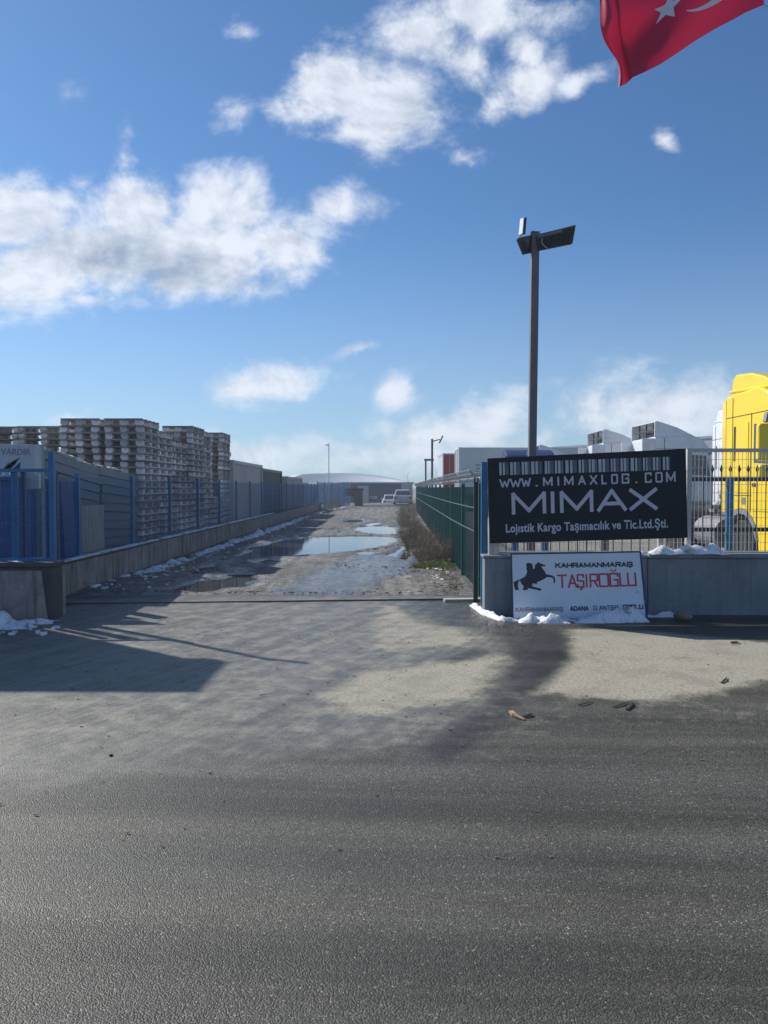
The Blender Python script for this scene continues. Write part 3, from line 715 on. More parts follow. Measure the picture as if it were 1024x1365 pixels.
def sheet(q, th, nu=1, nv=1, origin=(0,0,0), dip=None):
    m = MB(); og = Vector(origin)
    for w in (0.0, -th):
        for j in range(nv + 1):
            for i in range(nu + 1): m.v.append(q(i / nu, j / nv, w) - og)
    N = (nu + 1) * (nv + 1)
    for j in range(nv):
        for i in range(nu):
            a = j * (nu + 1) + i; m.f.append([a, a + 1, a + nu + 2, a + nu + 1]); m.f.append([N + a, N + a + nu + 1, N + a + nu + 2, N + a + 1])
    ring = [i for i in range(nu + 1)] + [j * (nu + 1) + nu for j in range(1, nv + 1)] + [nv * (nu + 1) + i for i in range(nu - 1, -1, -1)] + [j * (nu + 1) for j in range(nv - 1, 0, -1)]
    for a, b in zip(ring, ring[1:] + ring[:1]): m.f.append([a, b, b + N, a + N])
    return m

# ------------------------------------------------------------------ black sign board
ys_ = 9.56
Q = Quad(at(650, 611, ys_), at(914.5, 598, ys_), at(917, 717, ys_ - .02), at(653, 724.5, ys_ - .02))
t = empty('sign_board', at(783, 720, ys_)); og = tuple(t.location); ogv = Vector(og)
tag(t, 'large black sign board reading MIMAX in silver on the fence', 'sign')
sheet(Q, .035, origin=og).build('board', M['sign_black'], t, bevel=.003)
def SQ(u, v, w=0.0): return Q(u, v, w) - ogv
SQ_ = SQ
# barcode strip, drawn bar after bar like the print
def pu(px, py):     # pixel -> sheet coordinates
    best = None
    x = (px - 650 - (py - 611) * 3 / 113) / 264.5
    top = 611 - 13 * x; bot = 724.5 - 7.5 * x
    return x, (bot - py) / (bot - top)
ba, bb = MB(), MB(); rb = random.Random(3); x = .058; k = 0
cl = [(1.1,'a'),(.5,''),(.9,'a'),(.25,''),(.35,'b'),(.12,''),(.5,'b'),(.12,''),(.3,'b'),(.9,''),(.8,'a'),(.45,''),(.8,'a'),(.2,''),(.4,'b'),(.1,''),(.45,'b'),(.1,''),(.35,'b'),(.6,''),(.9,'a'),(.4,''),(1.0,'a'),(.15,''),(.9,'b'),(.7,'')]
tot = .865; unit = tot / 73.0
while x < .058 + tot - .004:
    w_, c_ = cl[k % len(cl)]; k += 1
    w_ = w_ * unit * rb.uniform(.75, 1.3)
    if c_:
        mb = ba if c_ == 'a' else bb
        v1 = .945 - .03 * x; v0 = v1 - .148; n_ = len(mb.v)
        for (uu, vv) in ((x, v0), (x + w_, v0), (x + w_, v1), (x, v1)): mb.v.append(SQ(uu, vv, .002))
        mb.f.append([n_, n_ + 1, n_ + 2, n_ + 3])
    x += w_
ba.build('barcode_print', M['bars_a'], t, kind='stuff'); bb.build('barcode_print', M['bars_b'], t, kind='stuff')
A_ = 2.33
m = MB()
URL = 'WWW.MIMAXLOG.COM'
ux = [(666,678),(680,693),(695,706),(712,717),(724,735),(740,747),(752,763),(771,779),(786.5,794.5),(802,807.5),(815,822),(829,837),(845,850),(860,867),(874,881.5),(888,899)]
wd = [((a - 650) / 264.5, (b - 650) / 264.5) for a, b in ux]
class Sub:
    def __init__(s, f): s.f = f
    def __call__(s, u, v, w=0): return s.f(u, v + .0, w)
for ch, (a, b) in zip(URL, wd):
    v0, v1 = .660 - .02 * a, .742
    m = MB(); strokes(SQ, ch, 0, v0, 1, v1, [(a, b)], .019, A_, m); m.build('letter', M['letter'], t)
mx = [('M', 680.5, 727), ('I', 729, 742), ('M', 745, 790), ('A', 795, 834), ('X', 838, 875)]
for ch, a, b in mx:
    a, b = (a - 650 + 1.5) / 264.5, (b - 650 - 2) / 264.5
    c_ = .5 * (a + b); v0 = .345; v1 = .570 - .012 * c_
    m = MB(); strokes(SQ, ch, 0, v0, 1, v1, [(a, b)], .042, A_, m); m.build('letter', M['letter'], t)
font_on(lambda u, v, w: Q(u, v, w), 'Lojıstik Kargo Taşımacılık ve Tic.Ltd.Şti.', .083, .122, .902, .222, M['letter'], 'line_lettering', t, offset=.026, spacing=1.06, origin=og)

# ------------------------------------------------------------------ white banner
Q2 = Quad(at(681.5, 738.5, 9.52), at(853.5, 735.5, 9.52), at(860, 824, 9.34), at(684, 826.5, 9.36))
t = empty('sign_board', gnd(770, 824)); og = tuple(t.location)
tag(t, 'white tin sign reading TAŞIROĞLU with a rearing horseman leaning on the grey wall', 'sign')
def q2(u, v, w=0.0):
    bul = .05 * max(0, u - .88) / .12 * (1 - v) + .004 * math.sin(u * 9) + .02 * (1 - v) * (u > .9) * math.sin(v * 17) * (u - .9) * 6
    return Q2(u, v, w + bul)
sheet(q2, .012, 24, 10, origin=og).build('board', M['sign_white'], t)
fe = MB(); og2 = Vector(og)
for (a, b, c, d) in ((-.006, 0, .006, 1), (.994, 0, 1.008, 1), (-.006, .988, 1.006, 1.012)):
    n_ = len(fe.v)
    seg = 12
    for i in range(seg + 1):
        s_ = i / seg
        if c - a > .5: p, r = (a + (c - a) * s_, b), (a + (c - a) * s_, d)
        else: p, r = (a, b + (d - b) * s_), (c, b + (d - b) * s_)
        fe.v += [q2(p[0], p[1], .0022) - og2, q2(r[0], r[1], .0022) - og2]
        if i: k_ = n_ + 2 * (i - 1); fe.f.append([k_, k_ + 1, k_ + 3, k_ + 2])
fe.build('edge_strip', M['frame_blue'], t)
q2l = lambda u, v, w=0: q2(u, v, w + .001) - og2
def city(text, u0, u1, v0, v1, th, mat, name, gap=.26):
    mm = MB(); W_ = {'I': .3, 'M': 1.25, '.': .35}; tot_ = sum(W_.get(c, 1.0) for c in text if c != ',') + gap * (len([c for c in text if c != ',']) - 1); x = 0
    for ch in text:
        if ch == ',':
            strokes(q2l, ch, 0, v0, 1, v1, [last], th * .7, 2.0, mm); continue
        w_ = W_.get(ch, 1.0); a, b = u0 + (u1 - u0) * x / tot_, u0 + (u1 - u0) * (x + w_) / tot_; last = (a, b)
        strokes(q2l, ch, 0, v0, 1, v1, [(a, b)], th, 2.0, mm); x += w_ + gap
    return mm.build(name, mat, t)
city('KAHRAMANMARAS,', .342, .928, .782, .842, .019, M['ink_black'], 'city_lettering', .34)
city('KAHRAMANMARAS,', .024, .38, .125, .180, .013, M['ink_faded'], 'faded_lettering', .34)
city('ADANA', .44, .575, .13, .187, .015, M['ink_black'], 'city_lettering', .4)
city('G.ANTEP', .615, .80, .135, .192, .010, M['ink_black'], 'city_lettering', .34)
city('C,ORLU', .842, .98, .14, .197, .015, M['ink_black'], 'city_lettering', .4)
font_on(q2, '®', .938, .375, .962, .405, M['ink_faded'], 'mark_lettering', t, w=.003, origin=og)
m = MB()
rx_ = [('T', 743.5, 755), ('A', 757.5, 768), ('S', 769.8, 777.5), ('I', 779.5, 783.5), ('R', 786.5, 796), ('O', 798.5, 810), ('G', 812.5, 822.5), ('L', 825.5, 834), ('U', 836, 845.5)]
q2l = lambda u, v, w=0: q2(u, v, w + .001) - og2
for ch, a, b in rx_:
    a, b = (a - 681.5) / 172 - .008, (b - 681.5) / 172 - .008; base = .475 + .03 * (a - .35); m = MB()
    strokes(q2l, ch, 0, base, 1, base + .185, [(a, b)], .026, 2.0, m)
    if ch == 'S':
        GL['c'] = [[(.5, 0), (.5, -.14), (.75, -.2), (.4, -.3)]]; strokes(q2l, 'c', 0, base, 1, base + .14, [(a, b)], .018, 2.0, m)
    if ch == 'G':
        GL['b'] = [[(.15, 1.36), (.3, 1.22), (.7, 1.22), (.85, 1.36)]]; strokes(q2l, 'b', 0, base, 1, base + .185, [(a, b)], .016, 2.0, m)
    m.build('letter', M['ink_red'], t)
# rearing horse with rider, cut out as one outline (coordinates in the zoomed print)
H = [(52,243),(70,235),(100,222),(130,205),(140,190),(146,165),(140,150),(143,138),(138,118),(146,108),(165,108),(178,114),(184,128),(186,152),(196,150),(203,118),(214,112),(222,101),(234,110),(252,117),(272,124),(268,133),(250,131),(244,138),(256,152),(268,168),(276,188),(296,192),(318,196),(334,206),(340,225),(338,250),(328,249),(330,228),(322,214),(304,208),(282,208),(262,222),(240,234),(214,242),(216,254),(202,257),(186,250),(180,262),(178,272),(205,281),(238,288),(245,300),(232,303),(200,294),(165,288),(148,283),(152,298),(140,298),(132,300),(114,299),(118,285),(122,270),(108,258),(98,240),(96,230),(84,244),(80,262),(82,280),(88,298),(64,300),(58,282),(54,262)]
m = MB(); bmh = bmesh.new(); vs = []
for (hx, hy) in H:
    px_, py_ = 675 + hx * .1904, 730 + hy * .1904
    u = (px_ - 681.5 - (py_ - 738) * .03) / 172; top = 738.5 - 3 * u; bot = 826.5 - 2.5 * u; v = (bot - py_) / (bot - top)
    vs.append(bmh.verts.new(q2(u, v, .0035) - og2))
f_ = bmh.faces.new(vs); bmesh.ops.triangulate(bmh, faces=[f_]); me = bpy.data.meshes.new('horse_rider_print'); bmh.to_mesh(me); bmh.free(); me.materials.append(M['ink_black'])
ho = bpy.data.objects.new('horse_rider_print', me); COL.objects.link(ho); ho.parent = t

# ------------------------------------------------------------------ lamp post
lp = empty('lamp_post', (at(708, 600, 10.2).x, 10.2, 0)); tag(lp, 'tall square grey lamp post with two floodlights behind the black sign', 'lamp post')
topz = at(712, 311, 10.2).z; lx = at(713.5, 311, 10.2).x - lp.location.x
MB().bar((0, 0, -.1), (lx, 0, topz), .10).build('pole', M['pole'], lp, bevel=.008)
MB().bar((lx, 0, topz + .001), (lx + .001, 0, topz + .012), .11).build('pole_cap', M['pole'], lp)
def L_(px, py, d): return at(px, py, d) - lp.location
# wide floodlight seen from behind, tilted
fq = Quad(L_(712, 314, 10.02), L_(767, 300, 9.7), L_(762.5, 326, 9.82), L_(716, 335.5, 10.10))
fl = sheet(fq, .05).build('floodlight', M['lamp_black'], lp, bevel=.02)
sheet(Quad(*[fq(u, v, -.056) for u, v in ((.05, .92), (.95, .92), (.95, .08), (.05, .08))]), .006).build('lens', M['lamp_glass'], fl)
mm = MB()
for i in range(9):
    u = .12 + i * .095; mm.bar(fq(u, .3, .004), fq(u, .72, .004), .012)
mm.build('cooling_fin', M['lamp_black'], fl)
MB().bar(fq(.1, .86, .006), fq(.72, .86, .006), .03).build('driver_bar', M['pole'], fl)
fq = Quad(L_(690.5, 318, 10.1), L_(712, 313, 10.2), L_(712, 336, 10.2), L_(699, 339, 10.15))
MB().bar(L_(691, 319, 10.12), L_(712, 314.5, 10.2), .035).build('arm', M['lamp_black'], lp)
sheet(fq, .05).build('driver_box', M['lamp_black'], lp, bevel=.01)
fq = Quad(L_(694.2, 291, 10.4), L_(698.8, 289.5, 10.0), L_(697, 312, 10.0), L_(691.8, 315, 10.4))
f2 = sheet(fq, .035).build('floodlight', M['lamp_black'], lp, bevel=.006)
sheet(Quad(*[fq(u, v, -.001) for u, v in ((-.02, .97), (.96, .97), (.96, .06), (-.02, .06))]), -.006).build('lens', M['lamp_glass'], f2)
sheet(Quad(*[fq(u, v, .003) for u, v in ((.06, .95), (.94, .95), (.94, .08), (.06, .08))]), .002).build('lens', M['lamp_glass'], f2)
cab = [L_(p, q, 9.98) for p, q in ((717, 310), (721, 311), (723, 317), (722, 323), (726, 328), (730, 331))]
MB().tube(cab, .006).build('cable', M['white_wire'], lp)

# ------------------------------------------------------------------ flag
FO = at(1019, 6, 9.0)
fp_ = empty('flagpole', (at(1047, 640, 9.9).x, 9.9, 0)); tag(fp_, 'thin white flagpole behind the grey wall at the right edge', 'flagpole')
MB().bar((0, 0, 0), (0, 0, 9.2), .09, n=12, w2=.05).build('shaft', M['white_wire'], fp_, smooth=False)
MB().lathe([(.0, 9.2), (.05, 9.22), (.06, 9.27), (.04, 9.32), (0, 9.33)], 12, 'Z').build('finial', M['galv'], fp_)
fl = empty('flag', FO); tag(fl, 'red flag with white crescent and star flying overhead', 'flag')
px1 = 1 / F * 9.0
GH = 172 * px1            # hoist height
lower = [(1019, 6), (995, 16), (975, 27), (950, 40), (925, 55), (900, 72), (880, 85), (860, 95), (842, 103), (833, 112), (822, 116)]
def low(s):
    k = s * (len(lower) - 1); i = min(int(k), len(lower) - 2); f = k - i
    return Vector((lower[i][0] * (1 - f) + lower[i + 1][0] * f, lower[i][1] * (1 - f) + lower[i + 1][1] * f))
def flagp(s, v):
    """s 0 hoist .. 1 fly, v 0 lower edge .. 1 upper"""
    p = low(s)
    tx, ty = -.12 - .10 * s, -1.0       # upward direction on the picture plane, leaning left
    k = 132 * (1 - .06 * math.sin(s * 3.1))
    wob = 2.5 * math.sin(v * 9 + 1) * s
    if s > .9: wob += (s - .9) * 90 * math.sin(v * 7.5) * .5 - (s - .9) * 60 * math.exp(-((v - .25) / .12) ** 2) * -.6
    x = p.x + tx * v * k + wob; y = p.y + ty * v * k * (1 + .05 * math.sin(s * 8))
    dd = 9.0 + .10 * math.sin(s * 9 + v * 3) * (.3 + s) + .06 * math.sin(v * 11 + s * 5) * s + .10 * math.sin((s - .82) * 34 + v * 2) * (s > .82) * (1 - v * .6) * 1.0 - .5 * s
    return at(x, y, dd) - FO
m = MB(); nu, nv = 90, 60
for j in range(nv + 1):
    for i in range(nu + 1): m.v.append(flagp(i / nu, j / nv))
for j in range(nv):
    for i in range(nu): a = j * (nu + 1) + i; m.f.append([a, a + 1, a + nu + 2, a + nu + 1])
m.build('cloth', M['flag'], fl, smooth=True)
# star and crescent: flag length 1.5 x height; s runs along the length
def flat_print(name, outline, mat):
    bm2 = bmesh.new(); vs = [bm2.verts.new(Vector((a, b, 0))) for a, b in outline]
    f = bm2.faces.new(vs); bmesh.ops.triangulate(bm2, faces=[f]); 
    bmesh.ops.subdivide_edges(bm2, edges=bm2.edges[:], cuts=3, use_grid_fill=True); me = bpy.data.meshes.new(name)
    for v in bm2.verts:
        s, vv = v.co.x / 1.5, v.co.y; a = flagp(s, vv); e = .004
        du = flagp(s + e, vv) - a; dv = flagp(s, vv + e) - a; n = du.cross(dv).normalized()
        if n.y > 0: n = -n
        v.co = a + n * .006
    bm2.to_mesh(me); bm2.free(); me.materials.append(mat); o = bpy.data.objects.new(name, me); COL.objects.link(o); o.parent = fl
sc_ = (.745, .50); rr_ = .145
flat_print('star', [(sc_[0] + math.cos(R(180 + 36 * k)) * (rr_ if k % 2 == 0 else rr_ * .40), sc_[1] + math.sin(R(180 + 36 * k)) * (rr_ if k % 2 == 0 else rr_ * .40)) for k in range(10)], M['flag_white'])
c0, c1, ro, ri = (.40, .50), (.4625, .50), .27, .216
cm = MB(); NC = 64
for i in range(NC + 1):
    a0 = R(40 + 280 * i / NC); w_ = math.sin(math.pi * i / NC) ** .8
    po = (c0[0] + ro * math.cos(a0), c0[1] + ro * math.sin(a0)); pi_ = (c1[0] + ri * math.cos(a0), c1[1] + ri * math.sin(a0))
    if i in (0, NC): pi_ = po
    for (fa, fb) in (po, pi_):
        q = flagp(fa / 1.5, fb); e = .004; n = (flagp(fa / 1.5 + e, fb) - q).cross(flagp(fa / 1.5, fb + e) - q).normalized()
        if n.y > 0: n = -n
        cm.v.append(q + n * .006)
    if i: k = 2 * i; cm.f.append([k - 2, k, k + 1, k - 1])
cm.build('crescent', M['flag_white'], fl)
hz = FO - fp_.location
MB().tube([Vector((0, 0, 0)), Vector((fp_.location.x - FO.x, .9, .25))], .006).build('halyard', M['white_wire'], fl)
upc = flagp(0, 1)
MB().tube([upc, Vector((fp_.location.x - FO.x, .9, upc.z + .3))], .006).build('halyard', M['white_wire'], fl)

# ------------------------------------------------------------------ trucks
def circ(c, r, a0, a1, n):
    return [(c[0] + r * math.cos(R(a0 + (a1 - a0) * i / n)), c[1] + r * math.sin(R(a0 + (a1 - a0) * i / n))) for i in range(n + 1)]
def wheel(parent, x, y, r=.5, w=.3, sgn=1):
    t_ = MB().lathe([(r * .62, -w / 2), (r * .93, -w / 2), (r, -w / 2 + .04), (r, w / 2 - .04), (r * .93, w / 2), (r * .62, w / 2)], 28).build('wheel', M['tyre'], parent, smooth=False)
    t_.location = (x, y, r)
    MB().lathe([(r * .61, sgn * (w / 2 - .03)), (r * .55, sgn * (w / 2 - .07)), (r * .3, sgn * (w / 2 - .09)), (r * .25, sgn * (w / 2 - .01)), (.0001, sgn * (w / 2 - .005))], 24).build('rim', M['rim'], t_)
    mm = MB()
    for k in range(10):
        a = 2 * math.pi * k / 10; mm.lathe([(.014, sgn * (w / 2 - .09)), (.014, sgn * (w / 2 - .05))], 6, 'Y', (math.cos(a) * r * .38, 0, math.sin(a) * r * .38))
    mm.build('wheel_nut', M['galv'], t_)
    return t_
def tractor(name, label, mat, style, group='tractor units parked behind the fence'):
    t = empty(name); tag(t, label, 'truck', group)
    arch = circ((.70, .55), .64, 160, 0, 10)
    prof = [(0, 1.0)] + [p for p in arch if p[1] > .5 and p[0] > .02] + [(1.36, .42), (2.02, .38), (2.10, .75), (2.12, 1.6), (2.06, 2.1), (1.86, 3.0), (1.62, 3.28), (1.3, 3.40), (0, 3.36)]
    MB().prism(prof, 1, -1.22, 1.22).build('cab', mat, t, bevel=.05, smooth=False)
    if style == 'low':
        d = MB()
        for s in (-1, 1): d.prism([(-.02, 3.34), (-.02, 3.86), (.06, 3.90), (.75, 3.68), (1.32, 3.40), (1.3, 3.37)], 1, s * 1.16 - .025, s * 1.16 + .025)
        d.prism([(.0, 3.86), (.06, 3.905), (.75, 3.685), (1.34, 3.41), (1.34, 3.385), (.75, 3.65), (.06, 3.87)], 1, -1.134, 1.134)
        d.build('roof_deflector', mat, t, bevel=.01)
        b = MB()
        for y in (-.7, 0, .7): b.bar((.12, y, 3.36), (.12, y, 3.84), .05)
        b.bar((.1, -1.1, 3.6), (.1, 1.1, 3.6), .05); b.b2((.2, -.5, 3.37), (.5, .1, 3.6)); b.build('deflector_frame', M['chassis'], t)
    else:
        MB().prism([(.03, 3.30), (.04, 3.50), (.08, 3.68), (.20, 3.76), (.8, 3.71), (1.3, 3.58), (1.65, 3.42), (1.80, 3.26), (1.5, 3.22)], 1, -1.13, 1.13).build('roof_deflector', mat, t, bevel=.035)
        MB().prism([(-.02, 3.43), (-.02, 3.475), (1.70, 3.40), (1.72, 3.35)], 1, -1.16, 1.16).build('roof_lip', mat, t, bevel=.015)
    for s in (-1, 1):
        # side air deflectors behind the cab
        MB().prism([(-.42, s * 1.10), (-.42, s * 1.06), (-.01, s * 1.16), (-.01, s * 1.215)], 2, 1.12, 3.3).build('side_fairing', mat, t, bevel=.008)
        yo = s * 1.222
        dr = MB().prism([(1.12, 1.18), (1.93, 1.18), (1.97, 2.0), (1.82, 2.82), (1.12, 2.88)], 1, min(yo, yo + s * .014), max(yo, yo + s * .014)).build('door', mat, t, bevel=.012)
        MB().prism([(1.20, 2.05), (1.90, 2.0), (1.76, 2.70), (1.20, 2.74)], 1, min(yo + s * .015, yo + s * .022), max(yo + s * .015, yo + s * .022)).build('side_window', M['glass'], dr)
        MB().b2((1.16, yo + s * .015 - .012, 1.62), (1.28, yo + s * .03 + .012, 1.68)).build('handle', M['seam'], dr)
        w1 = MB().b2((.36, yo - .002 if s < 0 else yo - .01, 2.1), (.44, yo + .01 if s < 0 else yo + .004, 2.75)); w1.build('air_slot', M['seam'], t)
        MB().prism([(.50, 1.5), (.96, 1.5), (.96, 2.80), (.60, 2.80), (.50, 2.6)], 1, min(yo, yo + s * .01), max(yo, yo + s * .01)).build('locker_flap', mat, t, bevel=.008)
        sm = MB()
        for z in (1.45, 2.93): sm.b2((.02, yo - .003, z), (1.8, yo + .003, z + .012))
        sm.b2((.30, yo - .003, 1.2), (.318, yo + .003, 3.3)); sm.b2((1.05, yo - .003, 1.15), (1.072, yo + .003, 2.95)); sm.build('body_seam', M['seam'], t)
        MB().b2((.72, yo - .01, 1.30), (.86, yo + .01, 1.42)).build('filler_cap', M['galv'], t)
        # mirrors
        mr = MB().bar((1.86, s * 1.2, 2.75), (2.02, s * 1.42, 2.85), .05).bar((2.02, s * 1.42, 2.85), (2.04, s * 1.46, 2.70), .06).build('mirror_arm', M['fender'], t)
        MB().b2((1.98, min(s * 1.32, s * 1.60), 2.05), (2.12, max(s * 1.32, s * 1.60), 2.68)).build('mirror', mat, mr, bevel=.05)
        MB().b2((1.96, min(s * 1.30, s * 1.58), 1.72), (2.12, max(s * 1.30, s * 1.58), 1.99)).build('mirror', mat, mr, bevel=.05)
        # front fender skirt, lamps, steps
        MB().prism(circ((.70, .52), .70, 165, 12, 12) + circ((.70, .52), .60, 12, 165, 12), 1, min(s * 1.235, s * .85), max(s * 1.235, s * .85)).build('fender', M['fender'], t)
        MB().b2((2.10, min(s * .75, s * 1.15), .62), (2.16, max(s * .75, s * 1.15), .82)).build('headlight', M['lamp_glass'], t, bevel=.02)
        wheel(t, .70, s * 1.08, .5, .3, s); wheel(t, -2.75, s * 1.0, .5, .3, s); wheel(t, -2.75, s * .66, .5, .28, s)
        MB().prism(circ((-2.75, .52), .66, 165, 15, 12) + circ((-2.75, .52), .62, 15, 165, 12), 1, min(s * 1.2, s * .5), max(s * 1.2, s * .5)).build('mudguard', M['chassis'], t)
        MB().b2((-3.7, s * .42 - .04, .78), (.6, s * .42 + .04, 1.02)).build('chassis_beam', M['chassis'], t)
        MB().lathe([(.0001, -.55), (.3, -.55), (.32, -.5), (.32, .5), (.3, .55), (.0001, .55)], 20).build('fuel_tank', M['fender'], t).matrix_local = Matrix.Translation((-1.15, s * .85, .68)) @ Matrix.Rotation(R(90), 4, 'Z')
        MB().b2((-3.74, s * .9 - .14, .78), (-3.69, s * .9 + .14, .90)).build('tail_light', M['light_red'], t)
    MB().prism([(1.90, 1.98), (2.10, 1.98), (1.92, 2.92), (1.80, 2.92)], 1, -1.06, 1.06).build('windscreen', M['glass'], t).location = (.035, 0, 0)
    MB().b2((2.121, -.75, 1.0), (2.14, .75, 1.75)).build('grille', M['chassis'], t)
    MB().b2((2.04, -1.2, .36), (2.17, 1.2, .60)).build('bumper', M['fender'], t, bevel=.03)
    MB().lathe([(.0001, 1.12), (.5, 1.12), (.5, 1.2), (.0001, 1.22)], 20, 'Z', (-2.5, 0, 0)).build('fifth_wheel', M['chassis'], t)
    MB().bar((-.3, -.9, 1.05), (-.3, .9, 1.05), .12).b2((-.35, -.35, 1.0), (-.12, .35, 2.0)).build('air_intake', M['chassis'], t)
    MB().b2((-3.72, -.5, .8), (-3.64, .5, 1.0)).build('rear_beam', M['chassis'], t)
    MB().b2((-1.7, -.55, 1.03), (-.5, .55, 1.06)).build('catwalk', M['galv'], t)
    return t
def place(o, nearrear, heading, side=-1.25):
    h = Vector(heading).normalized(); ang = math.atan2(h.y, h.x); Rm = Matrix.Rotation(ang, 2)
    off = Rm @ Vector((0, side)); o.location = (nearrear[0] - off.x, nearrear[1] - off.y, 0); o.rotation_euler = (0, 0, ang)
ty = tractor('truck', 'bright yellow tractor unit with high roof behind the wire fence', M['truck_yellow'], 'high')
place(ty, (at(965, 600, 15.0).x, 15.0), (.0, -1)); 
tw = tractor('truck', 'white tractor unit with its open roof deflector right above the black sign corner', M['truck_white'], 'low')
place(tw, (9.35, 26.5), (1, 0.02))
tb = copy_tree(tw); tb['label'] = 'white tractor unit with open deflector, second to the left of the sign corner one'; place(tb, (8.62, 30.2), (1, 0))
tcp = copy_tree(tw); tcp['label'] = 'farthest white tractor unit just right of the lamp post above the sign'; place(tcp, (8.3, 41), (1, 0))
t2 = tractor('truck', 'white tractor unit half hidden behind the yellow cab', M['truck_white'], 'high'); place(t2, (at(948, 600, 21.8).x, 21.8), (-.12, -.99))
t3 = tractor('truck', 'blue tractor unit whose rounded roof shows behind the lamp post', M['truck_blue'], 'high'); t3.scale = (.86, .93, .88); place(t3, (5.15, 35), (0, -1))
em = MB(); em.v = [Vector(p) for p in [(1.83, 0, 3.42)] + [(1.83 - (b - 3.42) * .55, a, b) for a, b in circ((0, 3.42), .26, 0, 180, 16)]]; em.f = [[0, i, i + 1] for i in range(1, 17)]
em.build('emblem_print', M['letter'], t3)

# ------------------------------------------------------------------ trailers and containers
def trailer(name, label, mat, L, W=2.5, z0=1.15, z1=4.0, doors=True, dmat=None):
    t = empty(name); tag(t, label, 'trailer')
    MB().b2((0, -W / 2, z0), (L, W / 2, z1)).build('body', mat, t, bevel=.02)
    f = MB()
    for z in (z0, z1 - .1):
        for s in (-1, 1): f.b2((0, s * (W / 2 + .004) - .012, z), (L, s * (W / 2 + .004) + .012, z + .1))
    f.build('side_rail', M['galv'], t)
    for s in (-1, 1):
        d = MB().b2((-.04, min(s * .02, s * (W / 2 - .06)), z0 + .06), (-.002, max(s * .02, s * (W / 2 - .06)), z1 - .06)).build('door', dmat or mat, t, bevel=.008)
        for y in (.35, .8): MB().bar((-.06, s * y, z0 + .1), (-.06, s * y, z1 - .1), .03, n=8).build('lock_bar', M['galv'], d)
    fr = MB().b2((-.05, -W / 2 - .02, z0 - .02), (.05, -W / 2 + .05, z1 + .02)).b2((-.05, W / 2 - .05, z0 - .02), (.05, W / 2 + .02, z1 + .02)).b2((-.05, -W / 2 + .051, z1 - .055), (.05, W / 2 - .051, z1 + .02)); fr.build('rear_frame', M['truck_white'], t)
    MB().b2((.2, -.5, .85), (L - .5, -.4, z0 - .02)).b2((.2, .4, .85), (L - .5, .5, z0 - .02)).build('chassis_beam', M['chassis'], t)
    for x in (1.6, 2.95, 4.3):
        for s in (-1, 1): wheel(t, x, s * 1.05, .5, .35, s)
    return t
w = trailer('trailer', 'long white box trailer parked behind the green fence', M['trailer_white'], 13.6); w.location = (4.5, 47.3, 0)
lt = MB()
for r_ in range(4):
    x = 1.0
    while x < 2.5 - r_ * .2:
        ww = rnd.uniform(.08, .2); lt.b2((x, -1.262, 2.9 - r_ * .2), (x + ww, -1.258, 3.0 - r_ * .2)); x += ww + .05
lt.build('side_print', M['ink_faded'], w)
r = trailer('trailer', 'red trailer with closed rear doors left of the white trailer', M['sign_pale'], 4.6, dmat=M['red_tr'], z1=3.9); r.location = (at(590, 640, 52).x + 1.27, 52, 0); r.rotation_euler = (0, 0, R(90))
nv_ = trailer('trailer', 'dark navy curtain trailer standing across the end of the lane', M['navy_tr'], 6.6, z1=4.05); nv_.location = (at(467, 660, 100).x, 100, -1.78)
for a, b in ((2.3, 4.2),):
    pass
MB().b2((1.0, -1.30, 1.3), (2.4, -1.275, 3.6)).build('door_panel', M['container_grey'], nv_)
Qn = lambda u, v, w=0: Vector((2.5 + u, -1.27 - w, 1.9 + v))
font_on(Qn, 'COM', 0, 0, 1.0, .42, M['letter'], 'side_lettering', nv_, offset=.02, w=.01)
MB().b2((.1, -1.29, 1.2), (6.5, -1.262, 1.5)).build('side_board', M['container_grey'], nv_)
def container(x0, y0, L, Hh, mat, label, W=2.4):
    t = empty('container', (x0, y0, 0)); tag(t, label, 'container', 'steel containers behind the blue fence')
    n = int(L / .22); P = [(0, 0)]
    for i in range(n):
        a = i * L / n; s_ = L / n
        P += [(a + s_ * .1, 0), (a + s_ * .3, -.04), (a + s_ * .6, -.04), (a + s_ * .8, 0)]
    P += [(L, 0), (L, -W), (0, -W)]
    MB().prism([(b, a) for a, b in [(p[0], p[1]) for p in P]], 2, .12, Hh - .06).build('body', mat, t)
    fr = MB()
    for x in (.0, -W):
        for y in (0, L): fr.b2((x - .06, y - .06, 0), (x + .06, y + .06, Hh))
        fr.b2((x - .05, .06, Hh - .12), (x + .05, L - .06, Hh - .005)); fr.b2((x - .05, .06, .02), (x + .05, L - .06, .14))
    fr.build('corner_frame', mat, t)
    MB().b2((-W + .061, -.05, .15), (-.061, -.01, Hh - .13)).build('door', mat, t)
    for xx in (-.5, -.9, -1.5, -1.9): MB().bar((xx, -.07, .2), (xx, -.07, Hh - .2), .03, n=6).build('lock_bar', M['galv'], t)
    MB().b2((-W, .0, Hh - .055), (0, L, Hh)).build('roof', mat, t)
    return t
container(-5.05, 25.6, 6.0, 2.52, M['container_white'], 'dirty white steel container behind the blue fence, beyond the pallets')
container(-5.15, 32.4, 6.0, 2.42, M['container_teal'], 'dark teal steel container between the white and the grey one')
container(-5.0, 39.5, 7.0, 2.18, M['container_grey'], 'low grey cabin container, farthest one behind the blue fence')
container(-5.4, 48.5, 6.0, 1.95, M['container_grey'], 'small pale cabin beyond the low grey container')

